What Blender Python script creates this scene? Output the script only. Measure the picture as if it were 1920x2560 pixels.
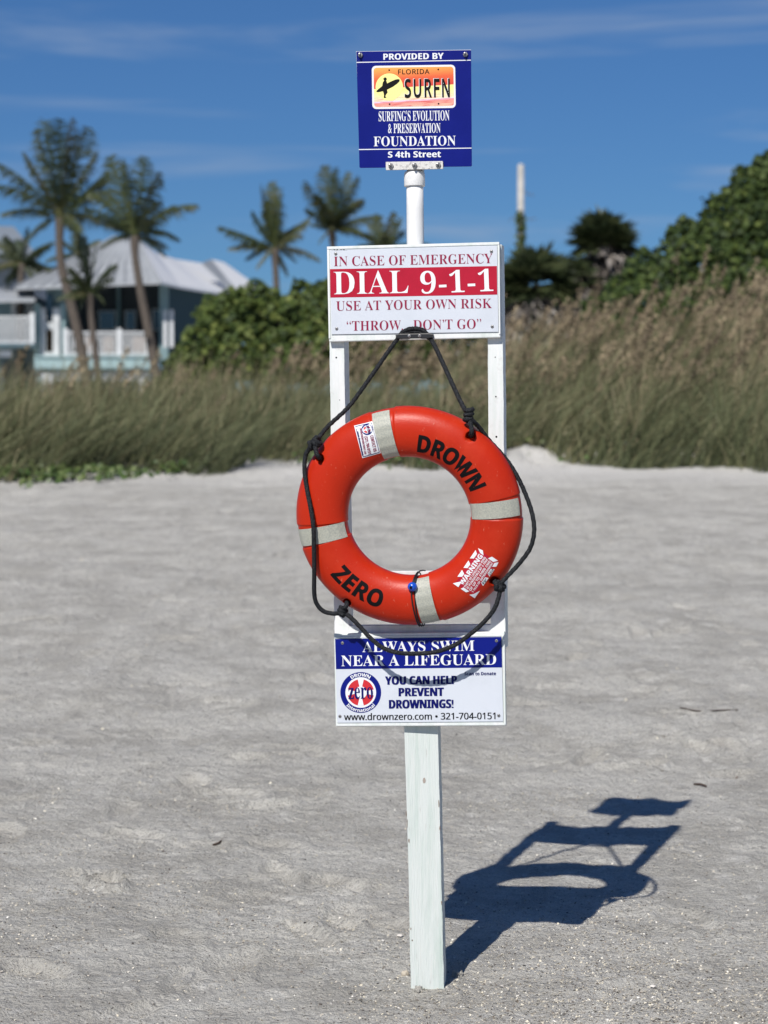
import bpy, bmesh, math, random
import numpy as np
from mathutils import Vector, Matrix

for o in list(bpy.data.objects): bpy.data.objects.remove(o)
random.seed(7)
rng = np.random.default_rng(11)
scene = bpy.context.scene
C = scene.collection

# ------------------------------------------------------------------ camera
FPX = 5700.0                      # focal length in pixels of the 1920x2560 photograph
HCAM = 1.46
TH = math.atan(170 / FPX)
cam = bpy.data.cameras.new('camera'); camo = bpy.data.objects.new('camera', cam); C.objects.link(camo)
camo.location = (0, 0, HCAM); camo.rotation_euler = (math.pi / 2 - TH, 0, 0)
cam.sensor_fit = 'VERTICAL'; cam.sensor_height = 36; cam.sensor_width = 27
cam.lens = FPX / 2560 * 36
cam.clip_end = 3000; cam.clip_start = 0.1
cam.dof.use_dof = True; cam.dof.focus_distance = 6.05; cam.dof.aperture_fstop = 4.6
scene.camera = camo

# ------------------------------------------------------------------ sky and sun
SUNP = Vector((-0.726, -1.84, 1.88)).normalized()
SEL = math.asin(SUNP.z); SAZ = math.atan2(SUNP.x, SUNP.y)
sun = bpy.data.lights.new('sun', 'SUN'); sun.energy = 4.75; sun.angle = math.radians(0.53); sun.color = (1, .955, .89)
suno = bpy.data.objects.new('sun', sun); C.objects.link(suno)
suno.rotation_euler = (-SUNP).to_track_quat('-Z', 'Y').to_euler()
world = bpy.data.worlds.new('World'); scene.world = world; world.use_nodes = True
nt = world.node_tree; N = nt.nodes; Lk = nt.links
bg = N['Background']; bg.inputs['Strength'].default_value = 0.057
sky = N.new('ShaderNodeTexSky'); sky.sky_type = 'NISHITA'; sky.sun_disc = False
sky.sun_elevation = SEL; sky.sun_rotation = SAZ
sky.altitude = 0; sky.air_density = 1.0; sky.dust_density = 0.0; sky.ozone_density = 5.0
tc = N.new('ShaderNodeTexCoord')
def cloud_layer(rot, scl, lo, hi, seed):
    mp = N.new('ShaderNodeMapping'); mp.inputs['Rotation'].default_value = rot; mp.inputs['Scale'].default_value = scl
    mp.inputs['Location'].default_value = (seed, seed * .7, seed * .3)
    Lk.new(tc.outputs['Generated'], mp.inputs[0])
    nz = N.new('ShaderNodeTexNoise'); nz.inputs['Scale'].default_value = 1; nz.inputs['Detail'].default_value = 5
    nz.inputs['Roughness'].default_value = .55; nz.inputs['Distortion'].default_value = .35
    Lk.new(mp.outputs[0], nz.inputs['Vector'])
    mr = N.new('ShaderNodeMapRange'); mr.interpolation_type = 'SMOOTHSTEP'
    mr.inputs[1].default_value = lo; mr.inputs[2].default_value = hi
    Lk.new(nz.outputs['Fac'], mr.inputs[0]); return mr.outputs[0]
c1 = cloud_layer((0, math.radians(7), 0), (4, 4, 46), .50, .76, 1.3)
mul = N.new('ShaderNodeMath'); mul.operation = 'MULTIPLY'; mul.inputs[1].default_value = .6; Lk.new(c1, mul.inputs[0])
gam = N.new('ShaderNodeGamma'); gam.inputs[1].default_value = 1.0; Lk.new(sky.outputs[0], gam.inputs[0])
tint = N.new('ShaderNodeMixRGB'); tint.blend_type = 'MULTIPLY'; tint.inputs[0].default_value = 1
tint.inputs[2].default_value = (.46, .74, 1.10, 1); Lk.new(gam.outputs[0], tint.inputs[1])
mx = N.new('ShaderNodeMixRGB'); mx.inputs[2].default_value = (5.5, 7.0, 9.6, 1)
Lk.new(mul.outputs[0], mx.inputs[0]); Lk.new(tint.outputs[0], mx.inputs[1]); Lk.new(mx.outputs[0], bg.inputs['Color'])
vs = scene.view_settings; vs.view_transform = 'Standard'; vs.look = 'None'; vs.gamma = 1; vs.exposure = 0
vs.use_curve_mapping = False
scene.cycles.max_bounces = 6; scene.cycles.use_denoising = True

# ------------------------------------------------------------------ helpers
def ray(px, py):
    a = (px - 960) / FPX; b = (1280 - py) / FPX
    return Vector((a, math.cos(TH) + b * math.sin(TH), -math.sin(TH) + b * math.cos(TH)))
def at(px, py, Y):
    r = ray(px, py); t = Y / r.y
    return Vector((r.x * t, Y, HCAM + r.z * t))
def mesh_of(name, verts, faces, smooth=False):
    me = bpy.data.meshes.new(name); me.from_pydata([tuple(v) for v in verts], [], [tuple(f) for f in faces]); me.update()
    if smooth: me.shade_smooth()
    return me
def link(name, me, mat=None, parent=None, loc=None):
    o = bpy.data.objects.new(name, me); C.objects.link(o)
    if mat and me is not None and not me.materials: me.materials.append(mat)
    if parent: o.parent = parent
    if loc is not None: o.location = loc
    return o
def tag(o, label=None, cat=None, group=None, kind=None):
    if label: o['label'] = label
    if cat: o['category'] = cat
    if group: o['group'] = group
    if kind: o['kind'] = kind
    return o
def np_mesh(name, V, F, smooth=False, var=None):
    V = np.asarray(V, np.float32); F = np.asarray(F, np.int32); k = F.shape[1]
    me = bpy.data.meshes.new(name); me.vertices.add(len(V)); me.vertices.foreach_set('co', V.ravel())
    me.loops.add(F.size); me.loops.foreach_set('vertex_index', F.ravel())
    me.polygons.add(len(F)); me.polygons.foreach_set('loop_start', np.arange(0, F.size, k, dtype=np.int32))
    if smooth: me.polygons.foreach_set('use_smooth', np.ones(len(F), bool))
    if var is not None:
        a = me.attributes.new('var', 'FLOAT', 'POINT'); a.data.foreach_set('value', np.asarray(var, np.float32))
    me.update(calc_edges=True); return me
def box_bm(bm, x0, x1, y0, y1, z0, z1, bev=0.0, M=None):
    r = bmesh.ops.create_cube(bm, size=1)
    for v in r['verts']:
        v.co = Vector(((x0 + x1) / 2 + v.co.x * (x1 - x0), (y0 + y1) / 2 + v.co.y * (y1 - y0), (z0 + z1) / 2 + v.co.z * (z1 - z0)))
        if M: v.co = M @ v.co
    if bev:
        es = list({e for v in r['verts'] for e in v.link_edges})
        bmesh.ops.bevel(bm, geom=es, offset=bev, segments=2, affect='EDGES', profile=.6)
def bm_obj(name, bm, mat, parent=None, smooth=False):
    me = bpy.data.meshes.new(name); bm.to_mesh(me); bm.free()
    if smooth: me.shade_smooth()
    return link(name, me, mat, parent)
def box(name, x0, x1, y0, y1, z0, z1, mat, parent=None, bev=0.0):
    bm = bmesh.new(); box_bm(bm, min(x0, x1), max(x0, x1), min(y0, y1), max(y0, y1), min(z0, z1), max(z0, z1), bev)
    return bm_obj(name, bm, mat, parent)
def tube(pts, rad, seg=10, bump=None, cap=True):
    """tube along points; rad is a number or list; bump(s, theta)->factor. returns verts, faces"""
    P = [Vector(p) for p in pts]; n = len(P)
    if not hasattr(rad, '__len__'): rad = [rad] * n
    T = [(P[min(i + 1, n - 1)] - P[max(i - 1, 0)]).normalized() for i in range(n)]
    up = Vector((0, 0, 1)) if abs(T[0].z) < .9 else Vector((1, 0, 0))
    u = (up - T[0] * up.dot(T[0])).normalized(); s = 0; V = []; F = []
    for i in range(n):
        if i: s += (P[i] - P[i - 1]).length
        u = (u - T[i] * u.dot(T[i])).normalized(); w = T[i].cross(u)
        for k in range(seg):
            th = 2 * math.pi * k / seg; r = rad[i] * (bump(s, th) if bump else 1)
            V.append(P[i] + (u * math.cos(th) + w * math.sin(th)) * r)
    for i in range(n - 1):
        for k in range(seg):
            F.append((i * seg + k, i * seg + (k + 1) % seg, (i + 1) * seg + (k + 1) % seg, (i + 1) * seg + k))
    if cap: F.append(tuple(range(seg))[::-1]); F.append(tuple((n - 1) * seg + k for k in range(seg)))
    return V, F
def spline(pts, step):
    P = [Vector(p) for p in pts]; P = [P[0] * 2 - P[1]] + P + [P[-1] * 2 - P[-2]]; out = []
    for i in range(1, len(P) - 2):
        n = max(2, int((P[i + 1] - P[i]).length / step))
        for k in range(n):
            t = k / n; a, b, c, d = P[i - 1], P[i], P[i + 1], P[i + 2]
            out.append(.5 * ((2 * b) + (c - a) * t + (2 * a - 5 * b + 4 * c - d) * t * t + (3 * b - 3 * c + d - a) * t ** 3))
    out.append(P[-2]); return out
# smooth value noise, vectorised
_tab = rng.random((256, 256))
def vnoise(x, y):
    xi = np.floor(x).astype(int); yi = np.floor(y).astype(int); fx = x - xi; fy = y - yi
    fx = fx * fx * fx * (fx * (fx * 6 - 15) + 10); fy = fy * fy * fy * (fy * (fy * 6 - 15) + 10)
    g = lambda a, b: _tab[a & 255, b & 255]
    return ((g(xi, yi) * (1 - fx) + g(xi + 1, yi) * fx) * (1 - fy) + (g(xi, yi + 1) * (1 - fx) + g(xi + 1, yi + 1) * fx) * fy) * 2 - 1

# ------------------------------------------------------------------ materials
def srgb(r, g, b):
    f = lambda c: (c / 255 / 12.92) if c / 255 <= .04045 else ((c / 255 + .055) / 1.055) ** 2.4
    return (f(r), f(g), f(b), 1)
def mat(name, col, rough=.6, noise=None, bump=None, spec=.4, metal=0, coord='Object', var=None, extra=None):
    """noise=(col2, scale, lo, hi[, stretch]) ; bump=(scale, dist) ; var = colour list for the 'var' attribute"""
    m = bpy.data.materials.new(name); m.use_nodes = True; n = m.node_tree.nodes; l = m.node_tree.links
    b = n['Principled BSDF']; b.inputs['Roughness'].default_value = rough; b.inputs['Metallic'].default_value = metal
    b.inputs['Specular IOR Level'].default_value = spec
    col = tuple(col) + ((1,) if len(col) == 3 else ()); src = None
    rgb = n.new('ShaderNodeRGB'); rgb.outputs[0].default_value = col; src = rgb.outputs[0]
    t = n.new('ShaderNodeTexCoord')
    if var:
        a = n.new('ShaderNodeAttribute'); a.attribute_name = 'var'; cr = n.new('ShaderNodeValToRGB')
        els = cr.color_ramp.elements
        while len(els) < len(var): els.new(.5)
        for i, c in enumerate(var): els[i].position = i / (len(var) - 1); els[i].color = tuple(c) + ((1,) if len(c) == 3 else ())
        l.new(a.outputs['Fac'], cr.inputs[0]); src = cr.outputs[0]
    for nn in (noise if isinstance(noise, list) else [noise] if noise else []):
        c2, sc, lo, hi = nn[:4]; st = nn[4] if len(nn) > 4 else (1, 1, 1)
        mp = n.new('ShaderNodeMapping'); mp.inputs['Scale'].default_value = st; l.new(t.outputs[coord], mp.inputs[0])
        z = n.new('ShaderNodeTexNoise'); z.inputs['Scale'].default_value = sc; z.inputs['Detail'].default_value = 6; z.inputs['Roughness'].default_value = .6
        l.new(mp.outputs[0], z.inputs['Vector'])
        mr = n.new('ShaderNodeMapRange'); mr.inputs[1].default_value = lo; mr.inputs[2].default_value = hi; l.new(z.outputs['Fac'], mr.inputs[0])
        x = n.new('ShaderNodeMixRGB'); x.inputs[2].default_value = tuple(c2) + ((1,) if len(c2) == 3 else ())
        l.new(mr.outputs[0], x.inputs[0]); l.new(src, x.inputs[1]); src = x.outputs[0]
    l.new(src, b.inputs['Base Color'])
    if bump:
        z = n.new('ShaderNodeTexNoise'); z.inputs['Scale'].default_value = bump[0]; z.inputs['Detail'].default_value = 4
        mp = n.new('ShaderNodeMapping'); mp.inputs['Scale'].default_value = bump[2] if len(bump) > 2 else (1, 1, 1); l.new(t.outputs[coord], mp.inputs[0]); l.new(mp.outputs[0], z.inputs['Vector'])
        bp = n.new('ShaderNodeBump'); bp.inputs['Distance'].default_value = bump[1]; bp.inputs['Strength'].default_value = 1
        l.new(z.outputs['Fac'], bp.inputs['Height']); l.new(bp.outputs[0], b.inputs['Normal'])
    return m
M_white = mat('painted_wood', (.76, .775, .77), .55, [((.62, .68, .64), 9, .42, .70, (4, 4, .5)), ((.58, .58, .55), 34, .58, .78), ((.42, .37, .28), 60, .70, .76), ((.25, .17, .1), 140, .74, .78, (1, 1, .5))], (70, .0012, (3, 3, .3)))
M_post = mat('painted_post', (.635, .675, .65), .6, [((.47, .56, .51), 7, .45, .72, (6, 6, .4)), ((.66, .68, .65), 22, .55, .7, (7, 7, .35)), ((.40, .38, .34), 40, .62, .8, (5, 5, .5)), ((.22, .13, .09), 90, .735, .76, (1, 1, .45))], (60, .002, (5, 5, .35)))
M_chip = mat('bare_wood', (.20, .13, .09), .9, ((.1, .07, .05), 150, .4, .7))
M_pvc = mat('white_pvc', (.80, .80, .79), .32, [((.6, .61, .6), 24, .6, .8, (1, 1, .3)), ((.3, .3, .31), 55, .735, .76, (1, 3, .4))], (90, .0006))
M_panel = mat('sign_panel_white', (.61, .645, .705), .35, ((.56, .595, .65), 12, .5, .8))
M_plate_edge = mat('plate_white', (.8, .8, .8), .35)
M_navy = mat('navy_print', (.0035, .010, .19), .35, ((.003, .006, .12), 14, .5, .9), spec=.2)
M_navy2 = mat('navy_sign', (.0035, .008, .16), .33, ((.006, .012, .20), 10, .4, .9), spec=.2)
M_crim = mat('crimson_print', (.44, .012, .036), .4, ((.36, .010, .028), 20, .4, .9), spec=.2)
M_crimt = mat('crimson_letters', srgb(140, 22, 62), .4)
M_wprint = mat('white_print', (.78, .8, .83), .35)
M_black = mat('black_print', (.006, .006, .007), .6, spec=.12)
M_inkblue = mat('blue_letters', (.003, .006, .11), .45, spec=.15)
M_metal = mat('steel_screw', (.42, .41, .40), .38, ((.15, .13, .12), 400, .45, .7), metal=.8)
M_strip = mat('weathered_strip', (.66, .65, .62), .6, ((.38, .37, .36), 120, .52, .66), (200, .0008))
M_cleat = mat('black_cleat', (.02, .02, .022), .4)
M_ring = mat('orange_plastic', (.49, .024, .005), .38, [((.58, .050, .018), 5, .52, .75), ((.36, .018, .006), 28, .62, .78, (1, 1, .4)), ((.42, .018, .004), 6, .4, .8), ((.56, .13, .08), 150, .655, .70, (1, 1, .35)), ((.30, .03, .015), 75, .68, .74)], (220, .00035), spec=.25)
M_band = mat('reflective_tape', (.44, .44, .37), .42, ((.33, .34, .30), 260, .42, .62), (500, .0006))
M_rope = mat('black_rope', (.009, .010, .012), .8, ((.07, .073, .08), 480, .5, .68), spec=.2)
M_bead = mat('blue_bead', srgb(20, 80, 190), .2, spec=.6)
M_cord = mat('black_cord', (.012, .012, .013), .5)
M_trunk = mat('palm_trunk', (.115, .095, .078), .9, ((.055, .045, .038), 9, .4, .7, (1, 1, 3)), (20, .02, (1, 1, 3)))
M_boot = mat('palm_crown_base', (.28, .19, .09), .9, ((.14, .10, .05), 7, .4, .7))
M_frond = mat('palm_frond', (.05, .075, .02), .5, var=[(.014, .024, .010), (.032, .048, .016), (.065, .080, .028), (.13, .115, .06)])
M_fan = mat('fan_frond', (.05, .07, .03), .55, var=[(.02, .034, .014), (.04, .058, .022), (.075, .09, .035)])
M_dead = mat('dead_frond', (.2, .18, .15), .9, var=[(.07, .06, .052), (.24, .215, .19), (.46, .42, .385)])
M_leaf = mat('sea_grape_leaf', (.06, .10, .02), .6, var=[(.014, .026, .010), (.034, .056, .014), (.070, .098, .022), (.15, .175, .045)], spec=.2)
M_branch = mat('branch', (.13, .10, .08), .9)
M_grass = mat('grass_blades', (.1, .1, .05), .7, var=[(.038, .048, .020), (.075, .090, .038), (.130, .140, .066), (.22, .195, .105), (.34, .285, .18)])
M_oats = mat('oat_heads', (.3, .2, .14), .8, var=[(.085, .062, .042), (.225, .175, .11), (.42, .34, .215)])
M_vine = mat('ground_vine_leaf', (.08, .13, .03), .5, var=[(.03, .06, .015), (.07, .11, .028), (.14, .17, .06)])

# sand
def sand_mat():
    m = bpy.data.materials.new('sand'); m.use_nodes = True; n = m.node_tree.nodes; l = m.node_tree.links
    b = n['Principled BSDF']; b.inputs['Roughness'].default_value = .95; b.inputs['Specular IOR Level'].default_value = .15
    t = n.new('ShaderNodeTexCoord')
    def nz(scale, det, rough=.6):
        z = n.new('ShaderNodeTexNoise'); z.inputs['Scale'].default_value = scale; z.inputs['Detail'].default_value = det; z.inputs['Roughness'].default_value = rough
        l.new(t.outputs['Object'], z.inputs['Vector']); return z.outputs['Fac']
    def mix(a, c2, f, lo, hi):
        mr = n.new('ShaderNodeMapRange'); mr.inputs[1].default_value = lo; mr.inputs[2].default_value = hi; l.new(f, mr.inputs[0])
        x = n.new('ShaderNodeMixRGB'); x.inputs[2].default_value = tuple(c2) + (1,); l.new(mr.outputs[0], x.inputs[0])
        if isinstance(a, tuple): x.inputs[1].default_value = a + (1,)
        else: l.new(a, x.inputs[1])
        return x.outputs[0]
    c = mix((.67, .65, .59), (.50, .48, .43), nz(2.6, 6, .68), .42, .60)
    c = mix(c, (.78, .76, .70), nz(9, 6, .75), .53, .68)
    c = mix(c, (.40, .38, .35), nz(38, 4, .75), .54, .70)
    sy = n.new('ShaderNodeSeparateXYZ'); l.new(t.outputs['Object'], sy.inputs[0])
    c = mix(c, (.80, .78, .735), sy.outputs['Y'], 21.5, 23.5)
    c = mix(c, (.34, .325, .30), nz(130, 3, .7), .54, .70)
    c = mix(c, (.74, .72, .67), nz(240, 2, .7), .58, .70)
    c = mix(c, (.10, .085, .075), nz(300, 2, .6), .66, .70)
    l.new(c, b.inputs['Base Color'])
    h1 = nz(380, 3, .7); h2 = nz(70, 5, .65); h3 = nz(24, 5, .6)
    a1 = n.new('ShaderNodeMath'); a1.operation = 'MULTIPLY_ADD'; a1.inputs[1].default_value = 3.2; l.new(h2, a1.inputs[0]); l.new(h1, a1.inputs[2])
    a2 = n.new('ShaderNodeMath'); a2.operation = 'MULTIPLY_ADD'; a2.inputs[1].default_value = 5.0; l.new(h3, a2.inputs[0]); l.new(a1.outputs[0], a2.inputs[2])
    bp = n.new('ShaderNodeBump'); bp.inputs['Strength'].default_value = 1; bp.inputs['Distance'].default_value = .0062
    l.new(a2.outputs[0], bp.inputs['Height']); l.new(bp.outputs[0], b.inputs['Normal'])
    return m
M_sand = sand_mat()

# ------------------------------------------------------------------ ground (one sheet to the horizon)
FOOT = at(1068, 2470, 6.1); FX = FOOT.x
def toe(x):
    return 22.6 + 1.3 * np.clip((x + 3.2) / 2.4, -1, 1) + .35 * vnoise(x * .9 + 7, x * 0 + 3)
def smooth(t): t = np.clip(t, 0, 1); return t * t * (3 - 2 * t)
def height(x, y, fine=True):
    x = np.asarray(x, float); y = np.asarray(y, float)
    z = .068 * (np.minimum(y, 24) - 6.1)
    t = y - toe(x); right = smooth((x - .3) / 1.6)
    z = z + (.50 + .30 * right + .06 * np.clip(x - 1.4, 0, 5)) * smooth(t / (8.5 - 1.5 * right)) + .10 * smooth(t / .9) * (.5 + right)
    z = z - 1.2 * smooth((y - 33) / 20) - .002 * np.clip(y - 60, 0, None)
    if fine:
        f = smooth((60 - y) / 30)
        nr = 1 - .72 * smooth((9.5 - y) / 1.5)
        z = z + f * nr * (.030 * vnoise(x * .8, y * .8) + .016 * vnoise(x * 2.1 + 9, y * 2.1))
        q = vnoise(x * 4.3, y * 4.3 + 5); z = z + f * (.2 + .8 * nr) * .011 * q
        z = z + f * (.4 + .6 * nr) * .007 * (1 - np.abs(vnoise(x * 7.5 + 3, y * 7.5)) * 2) * (vnoise(x * 1.1 + 40, y * 1.1) > -.2)
        z = z + f * .0042 * vnoise(x * 16, y * 16 + 2) + f * .0018 * vnoise(x * 33 + 8, y * 33)
        rg = smooth((t) / .8) * right
        z = z + rg * (.05 * vnoise(x * 2.6 + 50, y * 2.6) + .05 * vnoise(x * 6.5, y * 6.5))
    return z
Z0 = float(height(FX, 6.1))
def ground_z(x, y): return float(height(x, y)) - Z0
def ground_at(px, py):
    y = 8.0
    r = ray(px, py)
    for _ in range(60):
        t = y / r.y; zr = HCAM + r.z * t; zg = ground_z(r.x * t, y)
        y = y + (zr - zg) / max(.02, (-r.z / r.y) + .068) * .8
    return Vector((r.x * y / r.y, y, ground_z(r.x * y / r.y, y)))
FP = []
for (px, py, w, l, a, d) in ((262, 2205, .038, .085, .5, .050), (80, 2440, .06, .12, .9, .02), (560, 2420, .06, .13, -.4, .016), (700, 2180, .05, .12, .3, .018), (330, 2080, .05, .12, 1.2, .015),
                             (1560, 2480, .06, .12, -.7, .012), (860, 2290, .05, .12, .1, .014), (1720, 2300, .06, .13, .4, .012), (480, 1950, .06, .12, .2, .02), (1480, 1890, .06, .13, -.3, .02), (1700, 1800, .06, .12, .8, .02)):
    r = ray(px, py); tt = (HCAM + .068 * 6.1) / (-r.z / r.y + .068); FP.append((r.x * tt, tt, w, l, a, d))
_g = np.random.default_rng(77)
for _ in range(150):
    yy = 5.7 + 15 * _g.random() ** 1.2; xx = _g.uniform(-.19, .19) * yy
    if np.hypot((xx - .8) * 1.1, (yy - 7.3) * .62) < .80 or np.hypot(xx - FX, yy - 6.1) < .3: continue
    FP.append((xx, yy, _g.uniform(.04, .065), _g.uniform(.09, .14), _g.normal(.3, .9), _g.uniform(.006, .017)))
def prints(x, y):
    z = np.zeros_like(x); full = (x, y)
    for (cx, cy, w, l, a, d) in FP:
        k = (np.abs(full[0] - cx) < .3) & (np.abs(full[1] - cy) < .3)
        if not k.any(): continue
        x = full[0][k]; y = full[1][k]; dx = x - cx; dy = y - cy; u = dx * math.cos(a) + dy * math.sin(a); v = -dx * math.sin(a) + dy * math.cos(a)
        r = np.sqrt((u / w) ** 2 + (v / l) ** 2) + .22 * vnoise(x * 14 + cx * 9, y * 14)
        z[k] += -d * smooth((1.15 - r) / .4) + d * .55 * np.exp(-((r - 1.35) / .22) ** 2)
    x, y = full
    # post base: sand heaped and scuffed round the foot
    r = np.hypot(x - FX, y - 6.12); z = z - .011 * np.exp(-(r / .12) ** 2) + .006 * np.exp(-(r / .10) ** 2) * vnoise(x * 34, y * 34) - .010 * np.exp(-((r - .17) / .05) ** 2)
    return z
_h0 = height
def height(x, y, fine=True):
    z = _h0(x, y, fine); sh = np.shape(z)
    return z + prints(np.atleast_1d(np.asarray(x, float)), np.atleast_1d(np.asarray(y, float)) + 0 * np.atleast_1d(np.asarray(x, float))).reshape(sh) if fine else z
Z0 = float(_h0(FX, 6.1))
def axis(parts):
    out = []
    for a, b, s in parts: out += list(np.arange(a, b, s))
    return np.array(out + [parts[-1][1]])
gx = axis([(-1500, -300, 300), (-300, -60, 40), (-60, -12, 4), (-12, -4, .2), (-4, -1.5, .04), (-1.5, 2.0, .0125), (2.0, 4, .04), (4, 12, .2), (12, 60, 4), (60, 300, 40), (300, 1500, 300)])
gy = axis([(-200, -20, 30), (-20, 3, 2), (3, 5.5, .1), (5.5, 9.5, .0125), (9.5, 14, .03), (14, 40, .10), (40, 160, 4), (160, 400, 40), (400, 2500, 300)])
X, Y = np.meshgrid(gx, gy); ZZ = height(X, Y) - Z0
nx, ny = len(gx), len(gy)
idx = np.arange(nx * ny).reshape(ny, nx)
F = np.stack([idx[:-1, :-1], idx[:-1, 1:], idx[1:, 1:], idx[1:, :-1]], -1).reshape(-1, 4)
me = np_mesh('sand_beach', np.stack([X, Y, ZZ], -1).reshape(-1, 3), F, True)
tag(link('sand_beach', me, M_sand), 'grey sandy beach rising gently to the dune', kind='structure')

# ------------------------------------------------------------------ beach house (about 95 m away)
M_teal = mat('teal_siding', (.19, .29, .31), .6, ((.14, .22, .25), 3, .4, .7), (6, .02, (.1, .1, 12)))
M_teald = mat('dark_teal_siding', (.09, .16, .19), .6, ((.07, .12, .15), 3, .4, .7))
M_tealL = mat('light_teal_board', (.32, .45, .46), .6, ((.25, .36, .38), 2, .4, .7))
M_trim = mat('white_trim', (.60, .62, .63), .5, ((.48, .50, .51), 1.5, .45, .7))
M_roof_dim = mat('metal_roof_dim', (.36, .38, .40), .55, ((.29, .31, .33), 1.5, .4, .7), spec=.2)  # roof metal for the dull faces, their weaker light put into the grey
M_roof_lit = mat('metal_roof_lit', (.80, .80, .79), .45)  # lighter copy of the roof metal, brightness of the lit faces painted in
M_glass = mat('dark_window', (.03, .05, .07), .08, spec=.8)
M_shade = mat('house_shade_dark', (.05, .06, .07), .9)  # near-black colour stands in for the shade inside the porch
M_brown = mat('wicker', (.18, .12, .08), .9)
def prect(name, px0, py0, px1, py1, Z, depth, m, parent, bev=0):
    a = at(px0, py0, Z); b = at(px1, py1, Z)
    return box(name, a.x, b.x, Z, Z + depth, b.z, a.z, m, parent, bev)
def slab(name, quads, m, parent, th=.12):
    bm = bmesh.new()
    for q in quads:
        top = [bm.verts.new(p) for p in q]; bot = [bm.verts.new(p - Vector((0, 0, th))) for p in q]; n = len(q)
        bm.faces.new(top); bm.faces.new(bot[::-1])
        for i in range(n): bm.faces.new((top[i], bot[i], bot[(i + 1) % n], top[(i + 1) % n]))
    bmesh.ops.recalc_face_normals(bm, faces=bm.faces)
    return bm_obj(name, bm, m, parent)
hb = at(220, 960, 95)
house = link('beach_house', None); house.empty_display_size = 1
tag(house, 'teal beach house on posts with pale hipped metal roof and white railings behind the palms', 'house')
GZ = 0.4
prect('wall', 115, 705, 160, 950, 95, 6, M_teal, house)
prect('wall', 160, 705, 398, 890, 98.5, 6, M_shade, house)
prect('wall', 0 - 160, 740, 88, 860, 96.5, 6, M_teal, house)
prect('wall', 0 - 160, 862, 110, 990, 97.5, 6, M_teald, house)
prect('wall', 398, 700, 420, 900, 95.5, .4, M_teal, house)
bm = bmesh.new(); pa = at(420, 702, 95.7); pb = at(585, 735, 108); lo = at(420, 980, 95.7).z
vs_ = [Vector((pa.x, 95.7, lo)), Vector((pb.x, 108, lo)), Vector((pb.x, 108, pb.z)), Vector((pa.x, 95.7, pa.z))]
v = [bm.verts.new(p) for p in vs_] + [bm.verts.new(p + Vector((-.3, .3, 0))) for p in vs_]
for f in ((0, 1, 2, 3), (7, 6, 5, 4), (0, 4, 5, 1), (1, 5, 6, 2), (2, 6, 7, 3), (3, 7, 4, 0)): bm.faces.new([v[i] for i in f])
bm_obj('side_wall', bm, mat('side_siding_shaded', (.022, .05, .065), .8, spec=.1), house)  # shade under the wide eave is painted into this wall's darker teal
# corner bay
prect('corner_board', 85, 760, 101, 955, 94.4, .5, M_tealL, house)
prect('corner_board', 150, 760, 162, 890, 94.4, .5, M_tealL, house)
prect('column', 101, 770, 114, 888, 94.2, .3, M_trim, house)
prect('column', 132, 770, 149, 888, 94.2, .3, M_trim, house)
prect('trim_board', 114, 806, 132, 824, 94.25, .25, M_trim, house)
prect('trim_board', 101, 880, 149, 892, 94.1, .25, M_trim, house)
w = prect('window', 115, 735, 131, 803, 94.7, .2, M_glass, house)
prect('planter', 115, 826, 131, 878, 94.75, .2, M_brown, house)
for (a, b, c, d, mm) in ((246, 776, 290, 826, 1), (312, 776, 340, 826, 0), (380, 772, 408, 826, 1)):
    w = prect('window', a, b, c, d, 98.2, .15, M_trim, house); prect('pane', a + 4, b + 4, c - 4, d - 3, 98.1, .08, M_glass, w)
w = prect('window', 28, 752, 84, 786, 96.3, .15, M_trim, house); prect('pane', 38, 762, 58, 782, 96.2, .08, M_glass, w)
for a, b in ((408, 417), (424, 433)): prect('column', a, 775, b, 868, 94.6, .2, M_trim, house)
prect('column', 292, 706, 300, 820, 98.0, .2, M_teal, house)
def railing(px0, px1, pyt, pyb, Z, posts, n):
    r = prect('railing', px0, pyt, px1, pyt + 4, Z, .12, M_trim, house); prect('bottom_rail', px0, pyb - 5, px1, pyb, Z + .01, .1, M_trim, r)
    first = None
    for i in range(n):
        p = px0 + (i + .5) * (px1 - px0) / n
        if first is None: a = at(p - 1.7, pyt + 4, Z + .03); first = prect('baluster', p - 1.7, pyt + 4, p + 1.7, pyb - 5, Z + .03, .05, M_trim, r); x0 = at(p, pyt, Z + .03).x
        else:
            c = first.copy(); C.objects.link(c); c.parent = r; c.location.x = at(p, pyt, Z + .03).x - x0
    for p in posts: prect('railing_post', p - 6, pyt - 8, p + 6, pyb + 1, Z - .02, .16, M_trim, r)
railing(160, 374, 829, 888, 92.6, (164, 298, 371), 30)
railing(-40, 86, 790, 858, 93.4, (80,), 18)
for i, (a, b) in enumerate(((196, 232), (258, 284), (330, 366))): prect('porch_chair', a, 842, b, 884, 93.6, .6, M_brown, house, .1)
prect('deck_floor', 86, 889, 376, 893, 92.4, 6, M_tealL, house)
prect('fascia', 86, 893, 376, 921, 92.5, .2, M_tealL, house)
prect('beam', 101, 931, 376, 950, 92.9, .3, M_trim, house)
prect('column', 104, 934, 130, 1010, 92.6, .4, M_trim, house); prect('column', 350, 950, 362, 1010, 92.6, .4, M_trim, house)
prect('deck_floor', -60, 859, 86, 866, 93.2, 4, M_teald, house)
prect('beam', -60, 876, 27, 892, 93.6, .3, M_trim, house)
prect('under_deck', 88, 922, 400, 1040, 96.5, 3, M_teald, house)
prect('shutter_door', 8, 905, 56, 985, 97.2, .2, M_shade, house)
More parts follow.
